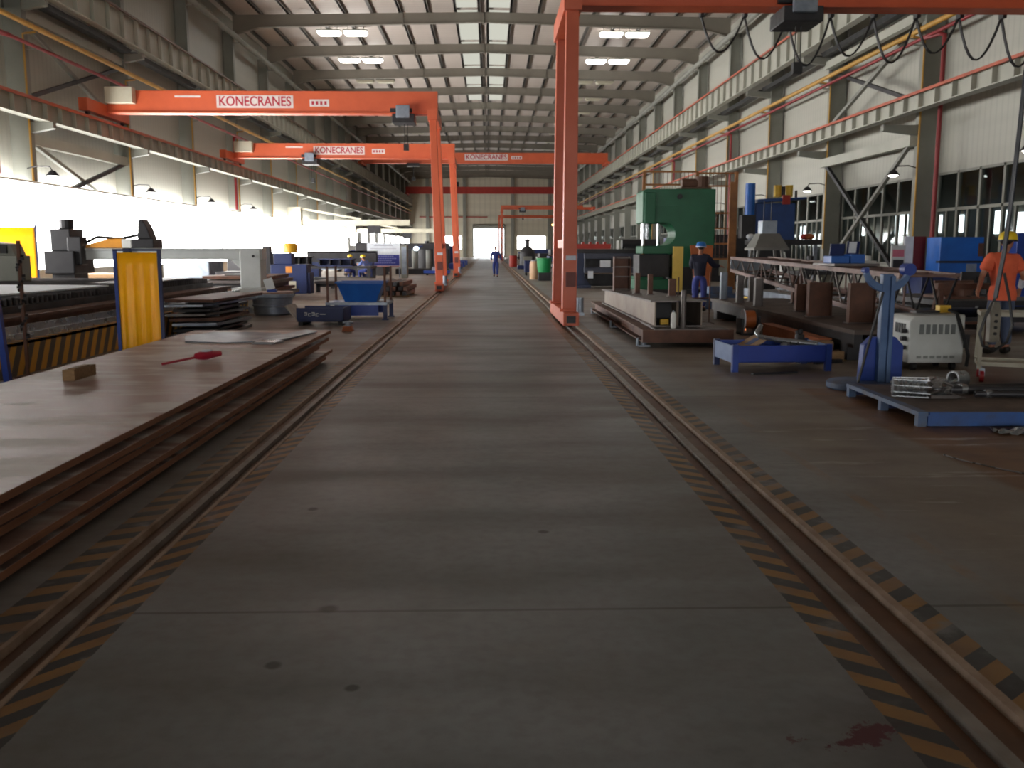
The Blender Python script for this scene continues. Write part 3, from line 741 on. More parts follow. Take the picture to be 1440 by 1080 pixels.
ragged('sheet_offcut', [(-3.85, 11.75), (-3.3, 11.6), (-2.95, 11.75), (-2.75, 12.3), (-2.9, 12.9), (-3.3, 13.1), (-3.9, 13.15), (-4.1, 12.5)], .43, .012, 'larger blue grey thin sheet lying at the far end of the top plate')
ragged('sheet_offcut', [(-3.0, 11.65), (-2.72, 11.6), (-2.6, 12.0), (-2.42, 13.0), (-2.62, 13.3), (-2.8, 12.6), (-2.95, 12.1)], .443, .014, 'narrow ragged grey sheet strip nearest the aisle on the top plate', GALV)
ragged('sheet_offcut', [(-2.95, 11.5), (-2.66, 11.45), (-2.6, 11.68), (-2.88, 11.76)], .43, .03, 'small pale crumpled offcut in front of the grey sheets', BRST)

# yellow welding curtain on a blue frame
def screen(name, loc, w, h, label, rz=0, mat=CURT):
    t = thing(name, label, 'welding screen', loc, rz)
    for s in (-1, 1):
        m = MB(); m.box((s*w/2, 0, h/2+.02), (.045, .045, h-.04)); m.build('post', DBLUE if s > 0 else BLUE, t)
        m = MB(); m.box((s*w/2, 0, .02), (.06, .5, .04)); m.build('foot', BLUE, t)
    m = MB(); m.box((0, 0, h-.015), (w+.05, .05, .03)); m.build('top_rail', DBLUE, t)
    m = MB(); n = 30; v = []; f = []
    for i in range(n+1):
        u = i/n; x = -w/2+.025+(w-.05)*u
        for j in range(9):
            q = j/8; z = h-.05-(h-.14)*q
            v.append((x, .012*sin(u*22)*(q+.1)+.006*sin(u*51+q*3)*q, z+.008*sin(u*14)*q))
    for i in range(n):
        for j in range(8): a = i*9+j; f.append((a, a+1, a+10, a+9))
    m._add(v, f); c = m.build('curtain', mat, t, smooth=True)
    sd = c.modifiers.new('thick', 'SOLIDIFY'); sd.thickness = .004
    return t
screen('welding_screen', (-4.84, 12.95, 0), .6, 1.6, 'yellow welding curtain in a blue frame standing behind the plate stack')
screen('welding_screen', (-12.15, 23.75, 0), 1.45, 2.2, 'sunlit orange yellow curtain by the windows at the left end of the cutting table', .25)
m = MB(); m.bar((0.03, 0, 0), (-.07, 0, 1.5), .07); m.box((.03, 0, .015), (.2, .4, .03))
t = thing('stand_post', 'leaning blue steel post behind the plate stack at the left picture edge', 'post', (-5.74, 11.0, 0)); m.build('post', BLUE, t)
t = thing('rusty_post', 'thin rusty post with a chain wound on it beside the leaning blue post', 'post', (-5.82, 11.7, 0))
m = MB(); m.box((0, 0, .85), (.035, .035, 1.7)); m.box((0, 0, .01), (.2, .3, .02)); m.build('post', RUST, t)
m = MB()
for k in range(30): m.box((.03*cos(k*.9), .03*sin(k*.9), .5+.035*k), (.045, .03, .03), (0, .4*(k % 2), k*.9))
m.build('chain', DARK, t)

# ------------------------------------------------------------------ flame cutting table and its gantry
t = thing('cutting_table', 'long dark cutting table with hazard striped skirt and slatted bed', 'machine', (-6.0, 0, 0))
y0, y1 = 7.0, 23.2
m = MB(); m.b2((-.02, y0, 0), (.0, y1, .42)); m.b2((-.9, y0, .38), (0, y1, .42)); m.build('striped_skirt', HAZ, t)
m = MB(); m.b2((-.28, y0, .42), (-.16, y1, .5)); m.b2((-.24, y0, .5), (-.2, y1, .6)); m.build('machine_rail', BRST, t)
m = MB(); m.b2((-.75, y0, .42), (-.5, y1, .68)); m.b2((-.78, y0, .64), (-.4, y1, .69)); m.build('side_beam', RUST, t)
m = MB(); m.b2((-5.2, y0, 0), (-.85, y1, .78)); m.build('bed', DARK, t)
m = MB(); y = y0+.1; k = 0
SLAT = pm('slat_steel', srgb(92, 88, 88), srgb(64, 60, 60), 4, .5, .3)
while y < y1: m.b2((-5.1, y-.008, .7), (-.95, y+.008, .86+.02*((k*7) % 3))); y += .16; k += 1
sl = m.build('bed_slats', SLAT, t); sl['kind'] = 'stuff'
m = MB(); m.b2((-5.3, y0, .0), (-5.2, y1, .9)); m.b2((-5.3, y0, .86), (-5.11, y1, .9)); m.build('back_fence', GALV, t)
for k, (pts, z, lab, mt) in enumerate((([(-10.6, 13.2), (-7.3, 13.0), (-7.1, 17.5), (-10.6, 18)], .905, 'bright sheet being cut lying on the cutting table bed', PAPER),
        ([(-8.0, 18.6), (-7.0, 18.5), (-6.95, 22), (-7.9, 22)], .905, 'dull grey plate lying behind the bright sheet on the cutting table', MILL),
        ([(-7.6, 9.2), (-7.0, 9.2), (-7.0, 12.4), (-7.6, 12.5)], .905, 'narrow brown plate strip lying on the near part of the cutting bed', RUST))):
    ragged('plate_on_bed', pts, z, .025, lab, mt, 'plates on the cutting table')
m = MB(); m.b2((-9.25, 14.6, .93), (-8.95, 15.0, 1.1)); o = m.build('white_box', WHITE, bevel=.01); tag(o, 'small white box standing on the sheet on the cutting table', 'box')

t = thing('gantry_cutter', 'white gantry bridge of the cutting machine with a square end tower', 'machine', (0, 24, 0))
m = MB(); m.b2((-11.0, -.25, 1.33), (-5.75, .25, 1.58)); m.b2((-11.0, -.3, 1.56), (-5.75, .3, 1.62)); m.build('bridge', LGREY, t, bevel=.02)
m = MB(); m.b2((-6.3, -.3, .62), (-5.78, .3, 1.58)); m.prism([(-6.3, 1.33), (-6.3, 1.1), (-6.55, 1.33)], -.25, .25); m.build('end_tower', LGREY, t, bevel=.02)
m = MB(); m.b2((-6.48, -.5, .1), (-5.72, .5, .62)); m.build('tower_base', LGREY, t, bevel=.02)
m = MB(); m.b2((-6.3, -.6, 0), (-5.9, 2.0, .1)); m.build('foot_rail', BRST, t)
m = MB(); m.b2((-10.95, -.4, 0), (-10.4, .4, 1.0)); m.build('support_leg', DARK, t)
m = MB(); m.tube((-5.95, -.305, 1.42), (-5.95, -.33, 1.42), .035, n=12); m.build('knob', DARK, t)
m = MB(); m.b2((-11.05, -.6, .98), (-10.3, .6, 1.55)); m.b2((-10.95, -.4, 1.55), (-10.45, .4, 2.1)); m.b2((-10.5, -.5, 1.2), (-10.15, -.1, 1.9)); m.tube((-10.7, 0, 2.1), (-10.7, 0, 2.35), .18, n=14); m.build('carriage', DARK, t, bevel=.03)
m = MB(); m.b2((-8.95, -.4, 1.62), (-8.4, .3, 1.85)); m.prism([(-8.85, 1.85), (-8.5, 1.85), (-8.6, 2.15), (-8.72, 2.35), (-8.82, 2.3)], -.25, .2); m.b2((-9.2, -.35, 1.3), (-9.0, -.1, 1.8)); m.build('torch_head', DARK, t, bevel=.02)
m = MB(); m.path([(-10.2, -.1, 1.75), (-9.9, -.1, 1.9), (-9.3, -.1, 1.86), (-8.9, 0, 1.95)], .04); m.path([(-6.8, 0, 1.62), (-6.8, 0, 2.0)], .02); m.path([(-7.3, 0, 1.85), (-6.8, 0, 1.85)], .02); m.build('hose', BLACK, t)
m = MB(); m.prism([(-10.1, 1.62), (-9.2, 1.62), (-9.2, 1.86), (-9.6, 1.84), (-10.1, 1.7)], -.35, -.05); m.build('cover', pm('cover_amber', srgb(240, 160, 40), None, 3, .5), t, bevel=.02)
m = MB(); m.b2((-9.2, -.36, 1.62), (-8.96, -.04, 1.84)); m.build('cabinet', WHITE, t, bevel=.02)
t = thing('control_console', 'dark machine console on the table by the sunlit orange curtain', 'machine', (-10.5, 20.6, .905))
m = MB(); m.b2((-.35, -.3, 0), (.35, .3, .55)); m.prism([(-.3, .55), (.3, .55), (.2, .8), (-.3, .85)], -.25, .25); m.build('housing', GREYST, t, bevel=.02)
m = MB(); m.b2((-.25, -.31, .6), (.15, -.27, .78)); m.build('display', DARK, t)

# piles of dark plates behind the yellow curtain
rnd = random.Random(5)
pos = ['lying on the floor', 'second from the bottom', 'third from the bottom', 'in the middle', 'fifth from the bottom', 'third from the top', 'second from the top', 'on the top']
for (cx, cy, sx, sy, n, dz, where) in ((-5.42, 18.4, .95, 3.0, 8, .075, 'of the nearer dark scrap plate pile behind the yellow curtain'), (-5.3, 22.3, .8, .1, 0, .06, '')):
    z = 0
    for k in range(n):
        th = dz*rnd.uniform(.55, .8); a = rnd.uniform(-.1, .1); w = sx*rnd.uniform(.75, 1.05); l = sy*rnd.uniform(.7, 1.0)
        pts = [(-w/2, -l/2), (w/2*rnd.uniform(.7, 1), -l/2+rnd.uniform(0, .3)), (w/2, l/2*rnd.uniform(.6, 1)), (w*rnd.uniform(-.1, .3), l/2), (-w/2, l/2*rnd.uniform(.8, 1))]
        m = MB(); m.prism(pts, 0, th, 'xy'); o = m.build('scrap_plate', [DARK, MILL, RUST, GALV][(k*3+1) % 4], bevel=.004)
        o.location = (cx+rnd.uniform(-.08, .08), cy+rnd.uniform(-.2, .2), z); o.rotation_euler = (0, 0, a)
        tag(o, 'dark irregular plate %s of the scrap pile behind the yellow curtain' % pos[k], 'scrap plate', 'scrap plates behind the yellow curtain')
        z += th
        if k < n-1:
            for q in (-1, 1):
                m = MB(); m.box((cx, cy+q*.7, z+.02), (sx*.6, .06, .04)); tag(m.build('spacer_bar', DARK), 'dark spacer bar lying between the scrap plates behind the curtain', 'spacer', 'spacers in the scrap pile')
            z += .04
for (x, y, w, l, z0, h, lab, mt) in ((-7.9, 30.5, 2.6, 3.5, 0, .8, 'dark cut parts stacked flat behind the gantry tower', DARK),):
    t = thing('parts_stack', lab, 'stack of parts', (x, y, z0))
    for k in range(6): m = MB(); m.box((.1*((k*5) % 3-1), .1*((k*7) % 3-1), .06+.13*k), (w-.1*k, l-.15*k, .1)); m.build('plate_layer', [DARK, MILL, RUST][k % 3], t)
    m = MB(); m.box((0, 0, .4), (w*.4, l*.4, .78)); m.build('core', DARK, t)

# grey ring drum with a plate standing on it
t = thing('ring_drum', 'round galvanised drum ring lying flat near the aisle side piles', 'drum', (-5.32, 22.9, 0))
m = MB(); m.lathe([(.42, 0), (.46, .04), (.46, .2), (.49, .22), (.49, .25), (.47, .27), (.49, .42), (.52, .44), (.52, .5), (.5, .52), (.0, .52)], n=32); m.build('drum_body', GALV, t, smooth=True)
m = MB(); m.tube((0, 0, .52), (0, 0, .56), .5, n=32); m.build('lid', pm('pink_oxide', srgb(176, 146, 134), None, 3, .6), t)
t = thing('tilted_plate', 'small white plate leaning on a blue holder on top of the round drum', 'plate', (-5.3, 22.8, .56))
m = MB(); m.box((0, 0, .03), (.22, .16, .06)); m.build('holder', BLUE, t); m = MB(); m.box((-.07, 0, .19), (.22, .02, .27), (0, -.28, 0)); m.build('plate', LGREY, t)

# dark blue crate with chalked writing, blue hopper on its pallet
t = thing('steel_crate', 'dark blue steel crate with white writing and a pale end flap by the plates', 'crate', (-3.55, 19.95, 0), -.04)
m = MB(); m.b2((-.5, -.4, .08), (.5, -.37, .37)); m.b2((-.5, .37, .08), (.5, .4, .37)); m.b2((.47, -.4, .08), (.5, .4, .37)); m.b2((-.5, -.4, .08), (.5, .4, .11)); m.build('shell', DBLUE, t)
for s in (-.42, .42):
    m = MB(); m.b2((s-.05, -.38, 0), (s+.05, .38, .08)); m.build('skid', DARK, t)
m = MB(); m.prism([(-.5, .1), (-.47, .1), (-.72, .42), (-.75, .41)], -.4, .4); m.build('end_flap', pm('pale_flap', srgb(178, 172, 160), None, 3, .6), t)
m = MB()
for k, (x, z) in enumerate(((-.3, .27), (-.22, .25), (-.14, .27), (-.06, .25))):
    m.box((x, -.405, z), (.06, .006, .015)); m.box((x+.02*(-1)**k, -.405, z-.025), (.015, .006, .06)); m.box((x, -.405, z-.05), (.06, .006, .012))
m.box((.06, -.405, .24), (.12, .006, .012)); m.build('chalk_writing', WHITE, t)
m = MB(); m.b2((-.35, -.3, .11), (.35, .3, .2)); m.build('contents', DARK, t)
t = thing('cable_clamp', 'small orange clamp device on the floor by the blue crate', 'clamp', (-2.78, 18.2, 0))
m = MB(); m.prism([(-.11, 0), (.11, 0), (.07, .1), (-.08, .1)], -.12, .12); m.build('base', DORANGE, t, bevel=.01); m = MB(); m.tube((0, 0, .1), (0, 0, .2), .05); m.tube((-.1, 0, .17), (.1, 0, .17), .02); m.build('top', GALV, t)

t = thing('steel_pallet', 'blue steel stillage with four thin posts carrying the blue hopper', 'stillage', (-2.95, 21.6, 0), -.03)
m = MB(); m.b2((-.75, -.55, .34), (.65, .55, .4)); m.build('deck', GALV, t)
for y in (-.545, .545): m = MB(); m.b2((-.45, y-.015, .1), (.45, y+.015, .34)); m.build('side_panel', BLUE, t)
for x in (-.7, .6):
    for y in (-.5, .5): m = MB(); m.box((x, y, .2), (.09, .09, .4)); m.b2((x-.07, y-.07, 0), (x+.07, y+.07, .03)); m.build('leg', DBLUE, t)
for x, y in ((-.7, -.5), (-.7, .5), (.6, -.5), (.6, .5)):
    m = MB(); m.box((x, y, .8), (.05, .05, .8)); m.build('post', RUST, t)
t = thing('tipping_hopper', 'bright blue tapered steel hopper standing on the blue stillage', 'hopper', (-2.95, 21.62, .4))
m = MB()
a = [(-.36, -.3, .0), (.36, -.3, .0), (.36, .3, 0), (-.36, .3, 0)]; b = [(-.53, -.42, .44), (.53, -.42, .44), (.53, .42, .44), (-.53, .42, .44)]
ai = [(x*.95, y*.95, .02) for x, y, z in a]; bi = [(x*.96, y*.96, .44) for x, y, z in b]
m._add(a+b+ai+bi, [(3, 2, 1, 0), (0, 1, 5, 4), (1, 2, 6, 5), (2, 3, 7, 6), (3, 0, 4, 7), (8, 9, 10, 11), (9, 8, 12, 13), (10, 9, 13, 14), (11, 10, 14, 15), (8, 11, 15, 12), (4, 5, 13, 12), (5, 6, 14, 13), (6, 7, 15, 14), (7, 4, 12, 15)])
m.build('shell', SKYB, t); m = MB(); m.b2((-.56, -.45, .42), (.56, -.42, .46)); m.b2((-.56, .42, .42), (.56, .45, .46)); m.b2((-.56, -.45, .42), (-.53, .45, .46)); m.b2((.53, -.45, .42), (.56, .45, .46)); m.build('rim', SKYB, t)

t = thing('rusty_bar_bundle', 'bundle of dark rusty bars lying by the foot of the first glazed side crane leg', 'bar bundle', (-3.2, 32.4, 0))
for k in range(14):
    m = MB(); x = (k % 5)*.2-.45+.05*(k//5); z = .12+.16*(k//5); m.bar((x, -1.4+.1*(k % 3), z), (x+.1, 1.3+.08*(k % 4), z), .13, .13); m.build('bar', RUST if k % 2 else DARK, t)
for y in (-1, 1): m = MB(); m.box((-.05, y, .03), (1.1, .1, .06)); m.build('bearer', WOOD, t)
m = MB(); m.sphere((0, 0, .09), .16, sc=(1.3, 1, .55)); o = m.build('folded_bag', pm('pale_bag', srgb(170, 205, 226), None, 4, .6), smooth=True); o.location = (-3.05, 26.6, 0); tag(o, 'pale blue folded bag on the floor before the rusty bar bundle', 'bag')

# dark cabinet machine with yellow parts
t = thing('plasma_unit', 'dark machine cabinet with amber top light behind the gantry tower', 'machine', (-7.2, 34, 0))
m = MB(); m.b2((-.65, -.4, 0), (.65, .4, 1.05)); m.b2((-.55, -.3, 1.05), (.1, .3, 1.45)); m.b2((.3, -.35, 0), (.75, .35, .75)); m.build('cabinet', DBLUE, t, bevel=.02)
m = MB(); m.b2((-.95, -.2, 1.1), (-.7, .2, 1.7)); m.b2((-.98, -.25, 0), (-.68, .25, 1.1)); m.build('column', DARK, t)
m = MB(); m.lathe([(.0, 1.45), (.26, 1.47), (.27, 1.7), (.22, 1.8), (0, 1.82)], n=16); m.build('amber_hood', pm('amber_hood', srgb(250, 186, 40), None, 3, .4), t, smooth=True)
m = MB(); m.b2((-.1, -.42, .75), (.12, -.4, .98)); m.build('panel_light', pm('panel_orange', srgb(232, 150, 60), None, 3, .5), t)
m = MB(); m.b2((.0, -.42, .1), (.25, -.4, .45)); m.build('label_sheet', CREAM, t)

# long dark work tables with seated workers around them
def bench(name, loc, sx, sy, h, label, mat=DARK, rz=0, cat='work table'):
    t = thing(name, label, cat, loc, rz)
    m = MB(); m.b2((-sx/2, -sy/2, h-.1), (sx/2, sy/2, h)); m.build('top', mat, t)
    for x in (-sx/2+.12, sx/2-.12):
        for y in (-sy/2+.12, sy/2-.12): m = MB(); m.box((x, y, (h-.1)/2), (.14, .14, h-.1)); m.build('leg', DARK, t)
    m = MB(); m.b2((-sx/2+.1, -sy/2+.05, .2), (sx/2-.1, sy/2-.05, .3)); m.build('shelf', DARK, t)
    return t
bench('work_table', (-7.6, 43.0, 0), 4.6, 2.2, .82, 'long dark steel work table in front of the men in yellow helmets')
for k, (x, y, w, l, h) in enumerate(((-8.8, 43, 1.3, 1.2, .4), (-7.0, 43.1, 1.6, 1.4, .3))):
    t = thing('weldment', ['tall dark weldment on the far left half of the work table', 'low dark weldment on the aisle half of the work table'][k], 'weldment', (x, y, .82))
    m = MB(); m.b2((-w/2, -l/2, 0), (w/2, l/2, .04)); m.b2((-w/2, -.04, 0), (w/2, .04, h)); m.b2((-w/2, -l/2, h), (w/2, l/2, h+.04)); m.build('web', DBLUE if k else DARK, t)
    for q in range(4): m = MB(); m.box((-w/2+.1+q*(w-.2)/3, 0, h/2), (.03, l*.9, h)); m.build('stiffener', DARK, t)
bench('work_table', (-9.2, 38.2, 0), 3.2, 2.4, .7, 'dark low work table beside the tall amber cabinet', DARK)
bench('work_table', (-5.2, 36.4, 0), 2.6, 3.4, .42, 'low dark fabrication table behind the blue hopper', MILL)
t = thing('welded_girder', 'long dark fabricated girder lying behind the seated men before the banner', 'weldment', (-6.3, 49.2, 0))
m = MB(); m.b2((-3.2, -.35, .9), (.4, -.25, 1.5)); m.b2((-3.2, .25, .9), (.4, .35, 1.5)); m.b2((-3.2, -.35, 1.4), (.4, .35, 1.5)); m.build('girder', DARK, t)
for x in (-2.8, -.0): m = MB(); m.b2((x-.2, -.4, 0), (x+.2, .4, .9)); m.build('trestle', DBLUE, t)

# banner board
t = thing('banner_board', 'white and blue printed banner board standing on feet beyond the seated men', 'banner', (-5.8, 51.4, 0))
m = MB(); m.b2((-.9, -.02, .62), (.9, .02, 1.92)); m.build('board', PAPER, t)
m = MB(); m.b2((-.86, -.03, .7), (.86, -.02, 1.28)); p = m.build('blue_field', pm('banner_blue', srgb(52, 58, 150), None, 1, .6), t)
mm = MB()
for k, w in enumerate((1.3, 1.45, 1.2, 1.4)):
    x = -.75
    for q in range(11):
        ww = w/11; mm.b2((x+.012, -.036, 1.18-.12*k), (x+ww-.012, -.03, 1.22-.12*k)); x += ww
mm.build('writing', pm('banner_print', srgb(150, 156, 214), None, 1, .6), p)
m = MB(); m.b2((-.86, -.03, .64), (.86, -.02, .68)); m.build('red_line', RED, t)
m = MB(); m.b2((-.5, -.03, 1.76), (.5, -.02, 1.82)); m.b2((-.7, -.03, 1.6), (.7, -.02, 1.63)); m.build('heading', pm('banner_grey', srgb(176, 176, 190), None, 1, .6), t)
for x in (-.85, .85):
    m = MB(); m.box((x, 0, .31), (.05, .05, .62)); m.box((x, 0, .02), (.05, .5, .04)); m.build('stand', GALV, t)
m = MB(); m.b2((.95, -.3, 0), (1.3, .3, 1.8)); t2 = thing('post_cabinet', 'narrow grey cabinet standing beside the banner board', 'cabinet', (-5.8, 51.6, 0)); m.build('body', GREYST, t2, bevel=.02); m = MB(); m.b2((1.0, -.32, .2), (1.25, -.3, 1.7)); m.build('door', GALV, t2)

# dark machinery and vessels between banner and the crane legs
t = thing('pressing_machine', 'dark upright machine with pale columns where blue welding light flashes', 'machine', (-4.4, 60.5, 0))
m = MB(); m.b2((-1.6, -.8, 0), (1.8, .8, .35)); m.b2((-1.6, -.6, 1.55), (1.8, .6, 1.95)); m.build('frame', DARK, t, bevel=.02)
for x in (-1.3, -.4, .5): m = MB(); m.tube((x, 0, .35), (x, 0, 1.55), .2 if x > -1 else .14, n=16); m.build('column', GREYST, t, smooth=True)
m = MB(); m.b2((.8, -.5, .35), (1.7, .5, 1.55)); m.build('body', DARK, t, bevel=.02)
t = thing('welding_arc', 'blue white welding flash in front of the dark upright machine', 'welding flash', (-4.62, 59.2, 1.62))
m = MB(); m.sphere((0, 0, 0), .16, sc=(1, .6, .8)); m.build('arc', ARC, t, smooth=True); m = MB(); m.tube((0, .1, .05), (.35, .55, .15), .04); m.build('torch', BLUE, t)
t = thing('low_trolley', 'low blue trolley on the floor under the dark machines', 'trolley', (-3.2, 57.2, 0))
m = MB(); m.b2((-.8, -.5, .14), (.8, .5, .3)); m.build('deck', BLUE, t); m = MB(); m.b2((-.3, -.3, .3), (.3, .3, .5)); m.build('load', GALV, t)
for x in (-.6, .6):
    for y in (-.4, .4): m = MB(); m.tube((x-.04, y, .07), (x+.04, y, .07), .07, n=12); m.build('wheel', BLACK, t)
def tank(x, y, r, h, label, mat=DARK):
    t = thing('steel_tank', label, 'tank', (x, y, 0), 0, 'dark tanks lined up beside the aisle')
    m = MB(); m.lathe([(r*.9, .12), (r, .16), (r, h-.15), (r*.85, h), (0, h+.05)], n=24); m.build('shell', mat, t, smooth=True)
    for k in range(3): m = MB(); m.box((r*.8*cos(k*2.1), r*.8*sin(k*2.1), .08), (.15, .15, .16)); m.build('leg', DARK, t)
    m = MB(); m.tube((0, 0, h), (0, 0, h+.2), .15, n=12); m.build('nozzle', mat, t)
for k in range(6):
    tank(-4.4-.5*(k % 2), 66+7*k, 1.05, (1.95, 1.75, 2.1, 1.8, 1.9, 1.7)[k], 'dark round steel tank, %s of the row beyond the second crane leg' % ORD[k], [DARK, DBLUE, DARK][k % 3])
for k in range(7):
    t = thing('machine_cabinet', 'dark machine block, %s of the row along the far glazed side' % ORD[k], 'machine', (-7.6-.8*(k % 3), 58+8.4*k, 0), 0, 'machine blocks along the far glazed side')
    m = MB(); m.b2((-1.2, -1.5, 0), (1.2, 1.5, 1.2+.3*(k % 2))); m.b2((-.6, -.6, 1.2), (.3, .6, 2.0)); m.build('body', [DARK, DBLUE, GREYST, DARK][k % 4], t, bevel=.03)
    m = MB(); m.b2((-.4, -1.53, .4), (.5, -1.5, 1.0)); m.build('door', GALV, t)
for k in range(3):
    m = MB(); m.b2((-.5, -2, 0), (.5, 2, .45)); o = m.build('blue_bin', BLUE, bevel=.02); o.location = (-2.72, 76+9*k, 0); tag(o, 'low blue bin at the aisle edge, %s beyond the second crane leg' % ORD[k], 'bin', 'blue bins at the aisle edge')
for k in range(7):
    t = thing('pallet_goods', 'stacked goods on the floor near the windows, %s from the cutting table' % ORD[k], 'stacked goods', (-12.5+.5*(k % 3), 31+7.2*k, 0), 0, 'goods along the glazed wall')
    m = MB(); m.b2((-.9, -1.0, .12), (.9, 1.0, .8+.3*(k % 3))); m.build('goods', [WOOD, GALV, DARK, CARD][k % 4], t, bevel=.03)
    for x in (-.7, .7): m = MB(); m.b2((x-.08, -1, 0), (x+.08, 1, .12)); m.build('bearer', WOOD, t)

# ------------------------------------------------------------------ press side of the aisle
# near base frame with a tapered box girder on it
t = thing('base_frame', 'heavy rusty channel frame on jacks nearest the aisle on the press side', 'steel frame', (0, 0, 0))
def beam_i(m, p0, p1, w, h):
    p0, p1 = Vector(p0), Vector(p1); up = Vector((0, 0, 1))
    m.bar(p0, p1, .02, h); m.bar(p0+up*(h/2-.01), p1+up*(h/2-.01), w, .022); m.bar(p0-up*(h/2-.01), p1-up*(h/2-.01), w, .022)
for nm, p0, p1 in (('long_beam', (2.62, 15.1, .185), (2.68, 23.3, .185)), ('long_beam', (3.78, 15.1, .185), (3.8, 23.3, .185))):
    m = MB(); beam_i(m, p0, p1, .24, .21); m.build(nm, RUST, t)
m = MB(); m.b2((2.5, 15.0, .08), (4.0, 15.12, .29)); m.build('end_beam', RUST, t)
m = MB(); beam_i(m, (2.7, 19, .185), (3.76, 19, .185), .2, .2); m.build('cross_beam', RUST, t)
m = MB(); m.b2((2.7, 14.98, .29), (3.9, 16.4, .305)); m.build('deck_plate', MILL, t)
for x, y in ((2.56, 15.25), (2.6, 19), (2.66, 23.1), (3.85, 15.25), (3.85, 23.1)):
    m = MB(); m.tube((x, y, 0), (x, y, .08), .05); m.tube((x-.1, y, .0), (x-.1, y, .14), .025); m.box((x, y, .01), (.2, .16, .02)); m.build('jack', GALV, t)
t = thing('box_girder', 'open ended rusty box girder lying on the channel frame', 'girder', (0, 0, 0))
XA, XB = 2.78, 3.56; YA, YB = 15.45, 22.2; ZT0, ZT1, ZB = .72, .62, .305
WEB = pm('tan_mill_plate', srgb(150, 136, 122), srgb(122, 108, 98), 2, .5, .2)
m = MB()
for x in (XA, XB): m._add([(x-.012, YA, ZB), (x+.012, YA, ZB), (x+.012, YB, ZB), (x-.012, YB, ZB), (x-.012, YA, ZT0), (x+.012, YA, ZT0), (x+.012, YB, ZT1), (x-.012, YB, ZT1)],
    [(3, 2, 1, 0), (4, 5, 6, 7), (0, 1, 5, 4), (1, 2, 6, 5), (2, 3, 7, 6), (3, 0, 4, 7)])
m.b2(((XA+XB)/2-.02, YA+.08, ZB), ((XA+XB)/2+.02, YA+.5, ZT0-.01)); m.build('web', WEB, t)
m = MB(); m._add([(XA-.08, YA-.02, ZT0), (XB+.08, YA-.02, ZT0), (XB+.08, YB, ZT1), (XA-.08, YB, ZT1), (XA-.08, YA-.02, ZT0+.025), (XB+.08, YA-.02, ZT0+.025), (XB+.08, YB, ZT1+.025), (XA-.08, YB, ZT1+.025)],
    [(3, 2, 1, 0), (4, 5, 6, 7), (0, 1, 5, 4), (1, 2, 6, 5), (2, 3, 7, 6), (3, 0, 4, 7)]); m.build('top_flange', MILL, t)
m = MB(); m.b2((XA-.08, YA, ZB-.0), (XB+.08, YB, ZB+.02)); m.build('bottom_flange', MILL, t)
for y in (17.2, 19.3): m = MB(); m.b2((XA, y-.01, ZB), (XB, y+.01, .64)); m.build('diaphragm', DARK, t)
t2 = thing('steel_upright', 'tall wide plated upright standing on the far end of the box girder', 'upright', (3.0, 21.0, .668))
m = MB(); m.b2((-.19, -.12, 0), (-.16, .12, .76)); m.b2((.16, -.12, 0), (.19, .12, .76)); m.b2((-.19, .1, 0), (.19, .12, .76)); m.build('shell', RUST, t2)
for z in (.02, .3, .52, .72): m = MB(); m.b2((-.18, -.13, z), (.18, .12, z+.02)); m.build('stiffener', MILL, t2)
for k, (x, y, w, d, h, lab) in enumerate(((3.02, 18.9, .1, .1, .42, 'short dark post pair on the box girder, farther one'), (3.18, 18.3, .09, .1, .4, 'short dark post pair on the box girder, nearer one'), (3.42, 17.3, .13, .1, .33, 'single square stub post on the near half of the box girder'))):
    zb = ZT0+.025-(y-YA)/(YB-YA)*.1
    t2 = thing('stub_post', lab, 'post', (x, y, zb)); m = MB(); m.b2((-w/2, -d/2, 0), (w/2, d/2, h)); m.build('shaft', RUST, t2); m = MB(); m.b2((-w/2-.03, -d/2-.03, 0), (w/2+.03, d/2+.03, .015)); m.build('foot_plate', MILL, t2)
t2 = thing('upright_bar', 'round grey bar standing on the end of the channel frame', 'bar', (3.2, 15.2, .305)); m = MB(); m.tube((0, 0, 0), (0, 0, .62), .045, n=14); m.build('bar', MILL, t2, smooth=True); m = MB(); m.tube((0, 0, 0), (0, 0, .02), .09, n=14); m.build('foot', MILL, t2)
t2 = thing('spray_can', 'small white cylinder standing on the end of the channel frame', 'can', (3.04, 15.2, .305)); m = MB(); m.lathe([(.042, 0), (.045, .02), (.045, .22), (.03, .26), (.0, .265)], n=16); m.build('body', WHITE, t2, smooth=True); m = MB(); m.tube((0, 0, .26), (0, 0, .29), .018); m.build('cap', GALV, t2)
t2 = thing('loose_block', 'small yellow block inside the open end of the box girder', 'block', (2.98, 15.7, .325)); m = MB(); m.b2((-.07, -.05, 0), (.07, .05, .09)); m.build('block', YELL, t2, bevel=.01)
t2 = thing('rod_frame', 'thin rusty rod frame standing behind the box girder', 'rod frame', (4.4, 19.8, 0))
m = MB(); m.path([(-.35, 0, .0), (-.35, 0, 1.0)], .014); m.path([(.35, .1, .0), (.35, .1, 1.1)], .014); m.path([(-.35, 0, .55), (.35, .1, .55)], .014); m.box((-.35, 0, .01), (.16, .3, .02)); m.box((.35, .1, .01), (.16, .3, .02)); m.build('rods', RUST, t2)

